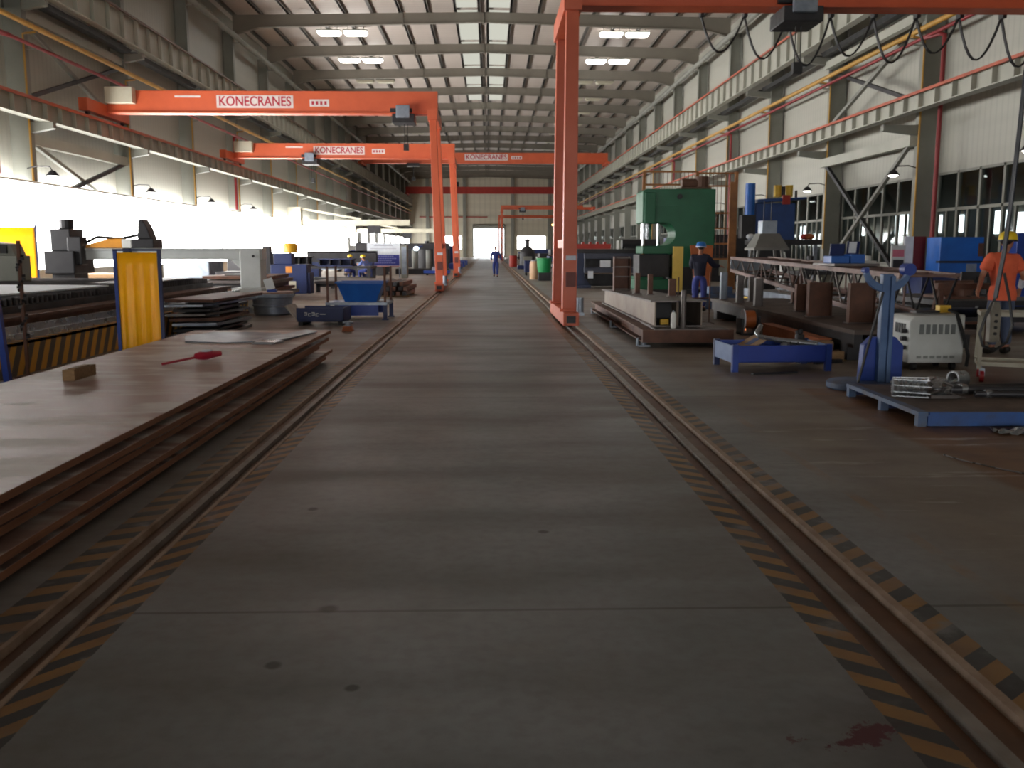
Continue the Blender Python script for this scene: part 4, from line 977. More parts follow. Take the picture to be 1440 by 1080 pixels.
# blue scrap tray on legs
t = thing('scrap_tray', 'low blue steel tray on four legs holding scrap', 'tray', (3.82, 12.4, 0), .06)
L, Wd = .66, .4
m = MB(); m.b2((-L, -Wd, .12), (L, -Wd+.012, .345)); m.build('front_panel', pm('tray_blue', srgb(24, 58, 156), srgb(20, 48, 132), 2, .45), t)
m = MB(); m.b2((-L, Wd-.012, .12), (L, Wd, .345)); m.build('back_panel', BLUE, t)
for s in (-1, 1): m = MB(); m.b2((s*L-.006, -Wd, .12), (s*L+.006, Wd, .345)); m.build('end_panel', pm('tray_end_lit_blue', srgb(110, 138, 186), srgb(96, 122, 170), 3, .45), t)  # paler blue: daylight on the tray ends painted into the colour
m = MB(); m.b2((-L, -Wd, .12), (L, Wd, .135)); m.build('tray_floor', BLUE, t)
for x in (-L+.03, L-.03):
    for y in (-Wd+.0, Wd-.0): m = MB(); m.b2((x-.04, y-.03, 0), (x+.04, y+.03, .36)); m.build('leg', BLUE if y < 0 else DBLUE, t)
t2 = thing('cardboard_box', 'crushed open cardboard box with blue print lying in the blue tray', 'box', (3.5, 12.5, .2), .2)
m = MB(); m.b2((-.2, -.22, -.06), (.2, .22, .06)); m.build('carton', CARD, t2)
m = MB(); m.box((.12, .05, .13), (.36, .4, .012), (0, -.45, .1)); fl = m.build('flap', CARD, t2); mm = MB(); mm.box((.12, .05, .14), (.18, .12, .004), (0, -.45, .1)); mm.build('print', pm('blue_print', srgb(92, 108, 150), None, 3, .7), fl)
t2 = thing('bent_pipe', 'shiny bent steel pipe lying across the blue tray', 'pipe', (3.95, 12.4, .36)); m = MB(); m.path([(-.22, .2, .2), (-.3, .12, .1), (-.28, .06, .06), (-.1, -.08, .03), (.25, -.22, -.0), (.4, -.3, -.01)], .034, 12); m.build('pipe', BRST, t2, smooth=True)
rnd = random.Random(9)
for k in range(5):
    t2 = thing('scrap_part', ['black bracket at the near corner of the blue tray', 'dark flange ring lying in the middle of the blue tray', 'dark bolt block by the pipe in the blue tray', 'dark round lump at the far corner of the blue tray', 'dark angle piece under the shiny pipe in the tray'][k], 'scrap', ((4.05, 12.12, .135), (4.1, 12.5, .135), (4.22, 12.3, .135), (4.28, 12.62, .135), (3.85, 12.25, .135))[k], k*.8)
    m = MB()
    if k in (1,): m.tube((0, 0, 0), (0, 0, .18), .12, hollow=.05, n=18)
    elif k == 3: m.tube((0, 0, 0), (0, 0, .3), .1, .06); m.tube((0, 0, .3), (.02, 0, .36), .05)
    else: m.b2((-.12, -.05, 0), (.12, .05, .16)); m.b2((-.12, -.05, .12), (-.08, .12, .24))
    m.build('lump', DARK, t2, bevel=.006)
m = MB(); m.bar((-.31, -.07, .012), (.31, .07, .012), .05, .024); o = m.build('flat_bar', DARK); o.location = (3.68, 11.75, 0); tag(o, 'dark flat bar lying on the floor in front of the blue tray', 'bar')

# hose reel wheel, timber and bars under the truss deck
t = thing('cable_reel', 'narrow cable reel with an orange rim on a dark stand before the truss deck', 'reel', (4.93, 17.4, 0))
m = MB(); m.tube((-.13, 0, .28), (.08, 0, .28), .17, n=24); m.build('drum', DORANGE, t, smooth=True)
for x in (-.14, .08): m = MB(); m.tube((x, 0, .28), (x+.02, 0, .28), .2, n=24); m.build('flange', PAPER if x < 0 else DARK, t)
m = MB(); m.b2((-.2, -.18, 0), (-.16, .18, .3)); m.b2((.12, -.18, 0), (.16, .18, .34)); m.b2((-.2, -.2, 0), (.16, .2, .03)); m.build('stand', DARK, t)
for k, (x, y, rz) in enumerate(((4.62, 13.1, .04), (4.42, 13.45, .02))):
    m = MB(); m.b2((-.3, -.1, 0), (.45, .1, .15)); o = m.build('timber_baulk', WOOD, bevel=.01); o.location = (x, y, 0); o.rotation_euler = (0, 0, rz)
    tag(o, ['nearer short timber baulk behind the blue tray corner', 'rear timber baulk against the truss deck behind the blue tray'][k], 'timber block', 'timber baulks by the truss deck')
m = MB(); m.b2((-.3, -.1, 0), (.45, .1, .13)); o = m.build('timber_baulk', WOOD, bevel=.01); o.location = (4.52, 13.28, .15); tag(o, 'topmost timber baulk resting on the two lower ones', 'timber block', 'timber baulks by the truss deck')
for k, (a, b, lab) in enumerate((((4.35, 12.9), (4.8, 13.15), 'dark rusty bar on the floor beside the blue tray legs'), ((4.55, 12.75), (5.0, 12.95), 'second dark bar lying crosswise near the blue tray legs'))):
    m = MB(); m.bar((a[0], a[1], .025), (b[0], b[1], .025), .06, .05); tag(m.build('floor_bar', DARK), lab, 'bar')

# truss deck with brackets, lattice boom on it
t = thing('steel_deck', 'long dark steel work deck under the lattice boom', 'work table', (0, 0, 0))
m = MB(); m.b2((5.15, 12.9, .4), (6.9, 21.6, .46)); m.build('deck_plate', pm('deck_brown', srgb(96, 82, 74), srgb(70, 60, 56), 2, .6, .2), t)
for x in (5.25, 6.0, 6.8): m = MB(); m.b2((x-.06, 13.0, .2), (x+.06, 21.5, .4)); m.build('bearer', DARK, t)
for y in (13.4, 16.4, 19.2, 21.2): m = MB(); m.b2((5.2, y-.15, 0), (6.85, y+.15, .2)); m.build('trestle', DARK, t)
t = thing('orange_girder', 'dull orange steel beam lying on the floor along the deck edge', 'beam', (5.0, 14.9, 0))
m = MB(); m.b2((-.08, -1.3, .02), (.06, 1.6, .26)); m.build('web', DORANGE, t); m = MB(); m.b2((-.1, -1.3, 0), (.1, 1.6, .02)); m.b2((-.1, -1.3, .26), (.1, 1.6, .28)); m.build('flange', DORANGE, t)
posts = ((5.3, 20.9, .07, .62, GALV), (5.35, 19.7, .07, .58, MILL), (5.75, 20.2, .07, .55, MILL), (5.4, 18.5, .08, .56, MILL), (5.75, 17.0, .1, .5, RUST), (5.6, 15.6, .2, .58, RUST), (5.75, 14.2, .2, .62, RUST), (6.5, 19.5, .1, .58, RUST), (6.6, 16.2, .12, .55, RUST))
for k, (x, y, w, h, mt) in enumerate(posts):
    lab = ['tall grey post at the far end of the deck edge', 'second post from the far end on the deck edge', 'post set back near the far end of the deck', 'third post along the near edge of the deck', 'rusty post midway along the deck', 'wide rusty plate post under the boom middle', 'wide rusty plate post nearest the camera on the deck', 'rear post at the far side of the deck', 'rear post at the near side of the deck'][k]
    t = thing('deck_post', lab, 'post', (x, y, .46), 0, 'posts standing on the work deck')
    m = MB(); m.b2((-w, -.01, 0), (w, .01, h)); m.b2((-w, -.06, 0), (-w+.012, .06, h)); m.b2((w-.012, -.06, 0), (w, .06, h)); m.build('shaft', mt, t)
    m = MB(); m.b2((-w-.03, -.09, 0), (w+.03, .09, .012)); m.build('foot_plate', MILL, t)
t = thing('lattice_boom', 'long tapered rusty lattice boom lying over the work deck', 'lattice truss', (0, 0, 0))
BOOM = pm('boom_primer', srgb(140, 112, 104), srgb(104, 86, 82), 2.5, .55, .1)
ya, yb = 23.4, 13.4
def bp(u, side, top):
    y = ya+(yb-ya)*u; x = 6.12+(-.12)*u+(.95 if side else 0)+(-.12*u if side else 0)
    zt = 1.37-.16*u
    return Vector((x, y, zt if top else zt-(.3+.38*min(1, u*1.15))))
for side in (0, 1):
    for top in (0, 1):
        m = MB(); m.bar(bp(0, side, top), bp(1, side, top), .075, .075); m.build('chord', BOOM, t)
N = 11
for side in (0, 1):
    for k in range(N):
        m = MB(); m.tube(bp(k/N, side, 1), bp((k+.5)/N, side, 0), .018, n=8); m.tube(bp((k+.5)/N, side, 0), bp((k+1)/N, side, 1), .018, n=8); m.build('lacing', MILL if side == 0 else DARK, t)
for k in range(N+1):
    m = MB(); m.tube(bp(k/N, 0, 1), bp(k/N, 1, 1), .02, n=8); m.tube(bp(min(1, (k+.5)/N), 0, 0), bp(min(1, (k+.5)/N), 1, 0), .018, n=8)
    if k % 3 == 0: m.tube(bp(k/N, 0, 1), bp(k/N, 0, 0), .02, n=8); m.tube(bp(k/N, 1, 1), bp(k/N, 1, 0), .02, n=8)
    m.build('cross_tie', BOOM, t)
m = MB(); p = bp(0, 0, 0); q = bp(0, 1, 1); m.b2((p.x-.03, ya-.02, p.z), (q.x+.03, ya+.02, q.z)); m.build('end_plate', GALV, t)
m = MB(); m.b2((6.05, 16.2, 1.27+.0), (6.85, 17.3, 1.31)); o = m.build('loose_plate', MILL); o.location = (0, 0, .034); tag(o, 'grey plate laid flat across the middle of the lattice boom', 'plate')
t = thing('tool_chest', 'bright blue tool chest with an open lid and white card on the lattice boom', 'tool box', (6.4, 16.75, 1.345))
m = MB(); m.b2((-.28, -.2, 0), (.05, .2, .13)); m.b2((.08, -.18, 0), (.34, .18, .16)); m.build('chest', SKYB, t, bevel=.01)
m = MB(); m.box((-.05, .16, .22), (.26, .03, .26), (.2, 0, 0)); m.box((.22, .1, .27), (.24, .03, .24), (.15, 0, .2)); m.build('lid', DBLUE, t)
m = MB(); m.box((.2, .07, .28), (.15, .012, .2), (.15, 0, .2)); m.build('card', PAPER, t)
t = thing('roller_conveyor', 'long grey roller bed with a yellow edge strip behind the work deck', 'conveyor', (0, 0, 0))
m = MB(); m.b2((7.2, 18, .3), (7.3, 26.3, .5)); m.b2((8.2, 18, .3), (8.3, 26.3, .5)); m.build('side_rail', GALV, t)
m = MB(); m.b2((7.17, 18, .2), (7.2, 26.3, .27)); m.build('edge_strip', YELL, t)
for k in range(8): m = MB(); m.tube((7.3, 18.5+k, .42), (8.2, 18.5+k, .42), .07, n=12); m.build('roller', BRST, t, smooth=True)
for y in (19, 22, 25.6): m = MB(); m.b2((7.2, y-.1, 0), (8.3, y+.1, .3)); m.build('support', DARK, t)
m = MB(); m.b2((5.75, 24.6, 0), (6.75, 25.3, .42)); m.b2((5.85, 24.65, .42), (6.5, 25.2, .6)); o = m.build('steel_case', WBLUE, bevel=.02); tag(o, 'worn blue grey case on the floor beyond the far end of the boom', 'case')

# sparks by the welder's feet
for k, (x, y) in enumerate(((5.40, 18.6), (5.43, 18.2))):
    m = MB(); m.sphere((0, 0, .17), .02, n=8, sc=(1.6, 1, .8)); m.tube((0, 0, 0), (0, 0, .17), .004, n=6); o = m.build('glowing_spark', SPARK); o.location = (x-.35, y, 0); tag(o, ['nearer glowing red spark on the floor before the reel', 'farther glowing red spark on the floor before the reel'][k], 'spark', 'glowing sparks on the floor')

# green C frame press
t = thing('c_frame_press', 'huge green C frame press with a rounded open throat', 'press', (0, 34.2, 0))
prof = [(5.48, 2.52), (5.48, 3.64), (5.62, 3.72), (8.1, 3.72), (8.1, 1.62), (7.4, 1.5), (7.4, .35), (6.72, .35), (6.72, 1.42), (5.5, 1.42), (5.5, 1.7), (6.35, 1.72)]
cx, cz, r = 6.28, 2.12, .4
arc = [(cx+r*cos(a), cz+r*sin(a)) for a in [-PI/2+PI*k/12 for k in range(13)]]
prof = prof[:-1]+arc[:]
m = MB(); m.prism(prof, -.75, .75); m.build('frame', GREEN, t, bevel=.03)
m = MB(); m.prism([(5.95, 3.12), (7.9, 3.12), (7.9, 3.2), (5.95, 3.2)], -.8, -.72); m.build('weld_rib', GREEN, t)
m = MB(); m.b2((5.55, -.8, 2.5), (5.95, .8, 3.6)); m.build('ram_housing', GREEN, t, bevel=.03)
m = MB(); m.tube((5.75, 0, 1.95), (5.75, 0, 2.52), .2, n=18); m.build('ram', BRST, t, smooth=True)
m = MB(); m.tube((5.56, -.5, 1.72), (5.56, -.5, 2.5), .05, n=12); m.tube((6.1, -.5, 1.72), (6.1, -.5, 2.5), .05, n=12); m.build('guide_rod', BRST, t, smooth=True)
m = MB(); m.b2((5.25, -.9, .15), (6.5, .9, .52)); m.b2((5.3, -.6, .52), (6.3, .6, .6)); m.build('bed', GREEN, t, bevel=.02)
m = MB(); m.b2((5.4, -.7, .6), (6.5, .7, 1.4)); m.build('bolster', DARK, t, bevel=.02)
m = MB(); m.b2((5.2, -.95, 0), (8.2, .95, .15)); m.b2((6.66, -.78, .15), (7.46, .78, .95)); m.build('base', DARK, t)
m = MB(); m.tube((6.8, -.83, 3.45), (6.8, -.74, 3.45), .09); m.build('lifting_eye', DARK, t)
m = MB(); m.b2((6.9, -.5, 3.72), (8.0, .5, 3.8)); m.tube((7.0, 0, 3.95), (7.6, 0, 3.95), .18, n=14); m.tube((7.75, 0, 3.8), (7.75, 0, 4.2), .25, n=14); m.build('hydraulic_unit', pm('brown_unit', srgb(92, 62, 46), None, 4, .6), t)
t = thing('guard_post', 'pale yellow flat guard plate standing in front of the green press', 'guard', (6.62, 32.6, 0)); m = MB(); m.b2((-.18, -.02, .1), (.18, .02, 1.68)); m.build('plate', PYEL, t); m = MB(); m.b2((-.22, -.2, 0), (.22, .2, .1)); m.build('foot', DARK, t)
t = thing('press_guard', 'dull orange tapered guard panel beside the press behind the welder', 'guard', (7.4, 32.2, 0)); m = MB(); m.prism([(-.45, 1.72), (.35, 1.72), (.3, .3), (-.25, .3)], -.02, .02); m.build('panel', DORANGE, t)
for x in (-.3, .28): m = MB(); m.box((x, .05, .85), (.05, .05, 1.7)); m.box((x, .05, .02), (.08, .5, .04)); m.build('stand', DARK, t)

# rusty access cage round the press
CAGE = pm('cage_ochre', srgb(160, 104, 52), srgb(120, 78, 44), 3, .6)
t = thing('access_cage', 'tall ochre access cage with barred panels around the green press', 'cage', (0, 37.0, 0))
for x in (7.4-1.3, 8.2, 9.75): m = MB(); m.box((x, 0, 2.3), (.12, .12, 4.6)); m.box((x, 0, .02), (.3, .3, .04)); m.build('post', CAGE, t)
m = MB(); m.box((9.6, -.2, 2.1), (.28, .1, 4.2)); m.build('wide_post', CAGE, t)
for z in (4.55, 4.05, 3.0, 2.4, 1.8, 1.2): m = MB(); m.bar((8.2, 0, z), (9.75, 0, z), .06); m.build('rail', CAGE, t)
for z in (4.6, 4.1): m = MB(); m.bar((6.1, 0, z), (8.2, 0, z), .07); m.build('rail', CAGE, t)
m = MB()
for k in range(22): x = 6.2+k*.165; m.b2((x-.01, -.01, 4.1 if x < 8.2 else 1.2), (x+.01, .01, 4.6))
m.build('bars', RUST, t)

# blue upright machine with hopper
t = thing('upright_drill', 'blue upright machine with a tall cylinder beside the wall column', 'machine', (.35, 36.5, 0))
m = MB(); m.tube((9.75, -.3, 2.9), (9.75, -.3, 4.1), .19, n=20); m.build('cylinder', SKYB, t, smooth=True)
m = MB(); m.b2((9.95, -.4, 1.9), (11.5, .5, 3.35)); m.prism([(10.0, 3.35), (11.9, 3.5), (11.9, 3.58), (10.0, 3.5)], -.5, .5); m.build('head', pm('drill_blue', srgb(24, 72, 140), srgb(20, 58, 116), 2, .45), t, bevel=.03)
m = MB(); m.b2((10.0, -.3, .25), (11.4, .5, 1.9)); m.b2((9.6, -.6, 0), (12.2, .8, .25)); m.build('column', DARK, t)
m = MB(); m.b2((9.4, -.5, 2.0), (9.95, .0, 2.9)); m.build('spindle_box', DARK, t, bevel=.02)
m = MB(); m.b2((9.6, -1.0, 1.75), (12.4, -.3, 1.95)); m.build('work_shelf', DARK, t)
for x in (9.7, 12.2): m = MB(); m.box((x, -.8, .88), (.14, .14, 1.75)); m.build('shelf_leg', GALV, t)
for x in (10.9, 11.35): m = MB(); m.tube((x, 0, 3.6), (x, 0, 4.05), .15, n=14); m.build('gas_cap', YELL, t, smooth=True)
m = MB(); m.tube((11.1, -.1, 3.5), (11.1, -.1, 4.0), .07); m.tube((11.6, -.1, 3.5), (11.6, -.1, 3.85), .05); m.build('valve', DARK, t)
m = MB(); m.b2((10.95, -.55, 3.3), (11.25, -.4, 3.65)); m.build('red_cover', RED, t, bevel=.02)
for k, (x, mt, lab) in enumerate(((10.05, PAPER, 'crumpled white wrapping on the shelf end under the tall blue cylinder'), (10.45, RED, 'small red box on the shelf under the tall blue cylinder'), (12.35, DORANGE, 'orange can on the shelf by the window beside the blue machine'), (12.2, RED, 'red cap on the shelf by the window beside the blue machine'))):
    m = MB(); m.sphere((0, 0, .11), .14, n=10, sc=(1.3, .8, .8)); o = m.build('shelf_item', mt, smooth=True); o.location = (x, 35.75+.12*(k % 2), 1.955); tag(o, lab, 'shelf item')
t = thing('cone_hopper', 'grey cone shaped hopper on splayed legs behind the lattice boom', 'hopper', (8.25, 27.6, 0))
HOP = pm('hopper_grey', srgb(122, 122, 118), srgb(104, 104, 100), 2, .5, .2)
m = MB(); v = [(-.5, -.5, 1.62), (.5, -.5, 1.62), (.5, .5, 1.62), (-.5, .5, 1.62), (-.28, -.28, 2.05), (.28, -.28, 2.05), (.28, .28, 2.05), (-.28, .28, 2.05)]
m._add(v, [(3, 2, 1, 0), (4, 5, 6, 7), (0, 1, 5, 4), (1, 2, 6, 5), (2, 3, 7, 6), (3, 0, 4, 7)]); m.b2((-.52, -.52, 1.56), (.52, .52, 1.63)); m.build('cone', HOP, t)
m = MB(); m.b2((-.22, -.22, 2.05), (.22, .22, 2.42)); m.build('neck', GALV, t, bevel=.01)
for x in (-1, 1):
    for y in (-1, 1): m = MB(); m.bar((x*.34, y*.34, 1.58), (x*.55, y*.5, 0), .07); m.build('leg', HOP, t)
for x in (-.12, .1): m = MB(); m.path([(x, 0, 2.42), (x, 0, 3.0)], .015); m.build('hanger_rod', DARK, t)
for k, (x, y, h) in enumerate(((9.6, 30.2, 1.5), (10.3, 30.4, 1.25))):
    t = thing('gas_bottle', ['taller grey gas bottle in the clutter behind the boom', 'shorter pale gas bottle in the clutter behind the boom'][k], 'gas bottle', (x, y, 0)); m = MB(); m.lathe([(.11, 0), (.115, .03), (.115, h-.25), (.06, h-.1), (.04, h)], n=16); m.build('bottle', GALV if k else LGREY, t, smooth=True); m = MB(); m.tube((0, 0, h), (0, 0, h+.1), .03); m.build('valve', DARK, t)
bench('work_table', (10.4, 27.5, 0), 2.6, 1.5, .95, 'dark cluttered work table by the windows behind the boom', DARK)
for k in range(4):
    m = MB(); m.box((0, 0, .15), (.4, .4, .3)); m.tube((0, 0, .3), (0, 0, .45), .1); o = m.build('machine_part', [DARK, GALV, BLACK, LGREY][k], bevel=.02); o.location = (9.5+.6*k, 27.4+.2*(k % 2), .95); tag(o, '%s machine part from the boom end on the cluttered work table' % ORD[k], 'machine part', 'parts on the cluttered table')

# blue cabinets near the man in orange
t = thing('machine_console', 'big blue machine with stacked lower and upper boxes before the windows', 'machine', (13.0, 25.4, 0))
m = MB(); m.b2((-1.25, -.4, .16), (.65, .5, .9)); m.build('lower_box', DBLUE, t, bevel=.02)
m = MB(); m.b2((-.75, -.3, .92), (.45, .5, 1.92)); m.build('upper_box', SKYB, t, bevel=.02)
m = MB(); m.b2((-.8, -.34, 1.22), (.62, -.2, 1.28)); m.b2((-1.3, -.45, .88), (.72, .55, .93)); m.build('ledge', DARK, t)
m = MB(); m.b2((.0, -.32, .98), (.28, -.3, 1.2)); m.build('panel_plate', GALV, t)
m = MB(); m.b2((.3, -.32, 1.4), (.44, -.3, 1.75)); m.build('rusty_plate', RUST, t)
m = MB(); m.b2((-1.3, -.5, 0), (.8, .6, .16)); m.build('plinth', BLACK, t)
t = thing('tall_cabinet', 'tall blue cabinet behind the man in the orange shirt', 'cabinet', (14.25, 24.3, 0))
m = MB(); m.b2((-.55, -.35, .1), (.6, .4, 2.02)); m.build('body', BLUE, t, bevel=.02); m = MB(); m.b2((-.1, -.37, .2), (.55, -.35, 1.95)); m.build('door', pm('cabinet_door_blue', srgb(88, 112, 176), None, 2, .45), t); m = MB(); m.b2((-.5, -.3, 0), (.55, .35, .1)); m.build('plinth', BLACK, t)
t = thing('sign_panel', 'white and dark red upright panel beside the blue machine', 'panel', (12.1, 26.3, 0))
m = MB(); m.b2((-.3, -.03, .1), (-.05, .03, 1.95)); m.build('white_half', PAPER, t); m = MB(); m.b2((-.05, -.03, .1), (.3, .03, 1.95)); m.build('red_half', pm('panel_maroon', srgb(112, 22, 34), None, 2, .5), t); m = MB(); m.b2((-.35, -.25, 0), (.35, .25, .1)); m.build('foot', DARK, t)
t = thing('notice_stand', 'grey stand with pink notices at the foot of the wall column', 'notice stand', (11.5, 26.0, 0))
m = MB(); m.b2((-.2, -.02, .7), (.2, .02, 1.7)); m.build('board', LGREY, t); m = MB(); m.b2((-.16, -.03, 1.38), (.16, -.02, 1.58)); m.b2((-.16, -.03, .78), (.16, -.02, .96)); m.build('notice', pm('notice_pink', srgb(214, 120, 140), None, 2, .6), t); m = MB(); m.b2((-.14, -.03, 1.0), (.16, -.02, 1.3)); m.build('dark_notice', DARK, t)
m = MB(); m.box((0, 0, .35), (.06, .06, .7)); m.box((0, 0, .02), (.4, .4, .04)); m.build('stand', GALV, t)

t = thing('trestle', 'rusty A frame trestle standing behind the pale welding set', 'trestle', (7.75, 14.9, 0))
m = MB(); m.b2((-.5, -.06, .95), (.5, .06, 1.05)); m.build('top', RUST, t)
for x in (-.42, .42):
    for q in (-1, 1): m = MB(); m.bar((x, 0, .98), (x+.1*(1 if x > 0 else -1), q*.35, 0), .06); m.build('leg', RUST, t)
m = MB(); m.bar((-.46, -.2, .42), (.46, -.2, .42), .04); m.build('brace', RUST, t)
bench('work_table', (9.85, 19.0, 0), 2.4, 3.0, .62, 'dark low work table between the roller bed and the blue machine')
for k, (x, y, w, l, h) in enumerate(((9.4, 18.6, .8, 1.0, .35), (10.3, 19.4, .7, .9, .5))):
    m = MB(); m.b2((-w/2, -l/2, 0), (w/2, l/2, .05)); m.b2((-w/2, -.03, .05), (w/2, .03, h)); m.b2((-.03, -l/2, .05), (.03, l/2, h*.8)); o = m.build('welded_part', [RUST, DARK][k]); o.location = (x, y, .62)
    tag(o, ['rusty welded part on the near half of the dark low table', 'taller dark welded part on the far half of the dark low table'][k], 'welded part')

# big dark rack beyond the base frame
t = thing('storage_rack', 'big dark blue grey steel rack with long bars beyond the box girder', 'rack', (0, 38.6, 0))
RACKB = pm('rack_blue', srgb(40, 52, 84), srgb(32, 40, 64), 2, .5)
for x in (3.78, 8.2):
    m = MB(); m.box((x, 0, .71), (.3, .3, 1.42)); m.b2((x-.4, -.5, 0), (x+.4, .5, .12)); m.prism([(x-.38, .12), (x+.38, .12), (x+.15, .5), (x-.15, .5)], -.1, .1); m.build('post', RACKB, t)
for z in (.62, 1.2): m = MB(); m.b2((3.9, -.5, z), (8.1, .9, z+.22)); m.build('shelf', pm('rack_shelf', srgb(64, 68, 84), srgb(52, 56, 70), 2, .5), t)
m = MB(); m.b2((4.0, .3, .05), (8.0, .8, .55)); m.b2((4.0, .3, .85), (8.0, .8, 1.2)); m.build('stored_blocks', DARK, t)
m = MB(); m.box((4.75, -.52, 1.0), (.42, .02, .28)); m.box((4.15, -.52, .55), (.22, .02, .3)); m.build('paper_sign', PAPER, t)
for k in range(8):
    m = MB(); m.bar((3.6+.1*(k % 3), -.35+.16*k, 1.51), (8.3-.2*(k % 4), -.35+.16*k, 1.51), .14, .16); o = m.build('long_bar', DARK); tag(o, 'long dark bar lying on top of the dark blue grey rack', 'bar', 'long bars on top of the rack'); o.location = (0, 38.6, 0)
m = MB(); m.b2((4.0, 38.15, 1.421), (8.0, 39.6, 1.424)); o = m.build('liner_sheet', DARK); tag(o, 'thin dark sheet under the long bars on the rack', 'sheet')
t = thing('red_girder', 'red steel beam with notches lying on the top of the dark rack', 'beam', (0, 38.6, 1.6)); m = MB(); m.b2((3.3, -.3, .0), (5.0, -.1, .2)); m.build('web', RED, t)
for k in range(5): m = MB(); m.b2((3.5+.3*k, -.32, .2), (3.6+.3*k, -.08, .28)); m.build('lug', RED, t)
t = thing('dark_lump', 'dark motor lying on the bars at the far end of the rack', 'motor', (6.0, 38.7, 1.6)); m = MB(); m.tube((-.5, 0, .2), (.5, 0, .2), .2, n=16); m.b2((-.4, -.2, 0), (.4, .2, .1)); m.build('motor_body', DARK, t)

# green bin and beige drum beyond the near crane leg
t = thing('green_bin', 'green plastic bin on a dark stand beside the near crane leg', 'bin', (2.78, 47.2, 0))
m = MB(); m.b2((-.3, -.25, 0), (.35, .3, .42)); m.build('stand', DARK, t, bevel=.02); m = MB(); m.lathe([(.3, .42), (.34, .6), (.37, 1.08), (.4, 1.1), (.4, 1.14), (.34, 1.14)], n=22); m.build('bin_body', pm('bin_green', srgb(24, 150, 84), srgb(20, 130, 72), 3, .45), t, smooth=True)
t = thing('beige_drum', 'slim beige drum on the floor beside the green bin', 'drum', (2.36, 49.2, 0)); m = MB(); m.lathe([(.22, 0), (.23, .02), (.23, .75), (.21, .9), (.18, .96), (0, .97)], n=20); m.build('drum_body', pm('drum_beige', srgb(206, 170, 136), srgb(190, 154, 122), 3, .5), t, smooth=True); m = MB(); m.tube((0, 0, .96), (0, 0, 1.02), .15, n=16); m.build('cap', GALV, t)
t = thing('column_press', 'dark machine with rounded shoulders and a capped post against the far window', 'machine', (3.05, 75, 0))
m = MB(); m.lathe([(.6, 0), (.6, .9), (.62, 1.2), (.55, 1.5), (.35, 1.72), (.2, 1.8), (.18, 2.2), (.3, 2.22), (.3, 2.35), (.12, 2.4), (0, 2.42)], n=24); m.build('body', DARK, t, smooth=True)
m = MB(); m.b2((-.8, -.9, 0), (.8, .5, .3)); m.build('base', DBLUE, t, bevel=.02); m = MB(); m.b2((-.35, -.9, .3), (.35, -.55, 1.0)); m.build('front_box', GREYST, t, bevel=.02)
t = thing('dark_cart', 'dark blue work cart at the aisle edge before the beige drum', 'cart', (2.55, 57, 0)); m = MB(); m.b2((-.4, -.6, .2), (.5, .6, .9)); m.build('body', DBLUE, t, bevel=.02)
for x in (-.3, .4):
    for y in (-.5, .5): m = MB(); m.tube((x-.04, y, .1), (x+.04, y, .1), .1, n=12); m.build('wheel', BLACK, t)
rnd = random.Random(3)
for k in range(9):
    y = 62+9.5*k; h = .9+.35*((k*5) % 3); x0 = 3.9+.3*(k % 2) if y != 75 else 4.3
    t = thing('section_stack', 'stack of dark steel sections, %s beyond the rack on the press side' % ORD[k], 'steel stack', (x0+2.6, y, 0), 0, 'dark steel stacks along the press side')
    for j in range(3):
        m = MB(); m.b2((-2.4+.1*j, -1.6, .12+j*(h-.1)/3), (2.5-.25*j, 1.6, .12+(j+1)*(h-.1)/3-.06)); m.build('section_layer', [DARK, MILL, DBLUE, DARK][(k+j) % 4], t, bevel=.03)
        m = MB(); m.b2((-2.2, -1.2, .12+j*(h-.1)/3-.06 if j else 0), (2.2, -1.0, .12+j*(h-.1)/3)); m.b2((-2.2, 1.0, .12+j*(h-.1)/3-.06 if j else 0), (2.2, 1.2, .12+j*(h-.1)/3)); m.build('bearer', WOOD, t)
for k in range(4):
    t = thing('dark_machine', 'tall dark machine by the wall, %s beyond the green press' % ORD[k], 'machine', (12.2, 47+11*k, 0), 0, 'tall machines by the press side wall')
    m = MB(); m.b2((-1.6, -1.4, 0), (1.6, 1.4, 1.3)); m.b2((-1.2, -.8, 1.3), (.9-.3*k % 1, .8, 2.3)); m.build('body', [DARK, DBLUE, DARK, GREYST][k], t, bevel=.03); m = MB(); m.b2((-.9, -1.43, .3), (.3, -1.4, 1.1)); m.build('door', GREYST, t)
t = thing('red_barrel', 'small red barrel far down the aisle edge beyond the walking man', 'barrel', (1.15+1.0, 84, 0)); m = MB(); m.lathe([(.35, 0), (.36, .3), (.35, .32), (.36, .6), (.35, 1.0), (0, 1.0)], n=20); m.build('body', RED, t, smooth=True); m = MB(); m.tube((0, 0, 1.0), (0, 0, 1.03), .3, n=16); m.build('lid', DARK, t)

# ------------------------------------------------------------------ foreground right: pallet, stand, welding set, cart
t = thing('steel_pallet', 'worn blue steel pallet in the right foreground carrying shiny scrap', 'pallet', (3.92, 8.2, 0), -.02)
m = MB(); m.b2((0, 0, .115), (2.3, 1.75, .13)); m.build('deck', pm('pallet_deck', srgb(110, 92, 80), srgb(80, 68, 62), 4, .6, .1), t)
m = MB(); m.b2((0.06, -.03, .005), (2.3, 0, .135)); m.b2((.06, -.06, .11), (2.3, 0, .135)); m.build('front_beam', pm('pallet_blue', srgb(36, 96, 178), srgb(60, 72, 100), 5, .5, 0, .05, spread=.4), t)
m = MB(); m.b2((-.03, -.03, .095), (.06, 1.78, .135)); m.build('side_beam', WBLUE, t)
for y in (0, .85, 1.72):
    m = MB(); m.b2((-.03, y-.03, 0), (.05, y+.04, .1)); m.build('foot', WBLUE, t)
for y in (.85, 1.72): m = MB(); m.b2((0.05, y-.02, .02), (2.3, y+.02, .115)); m.build('bearer', DBLUE, t)
def at_px_on(z): return z
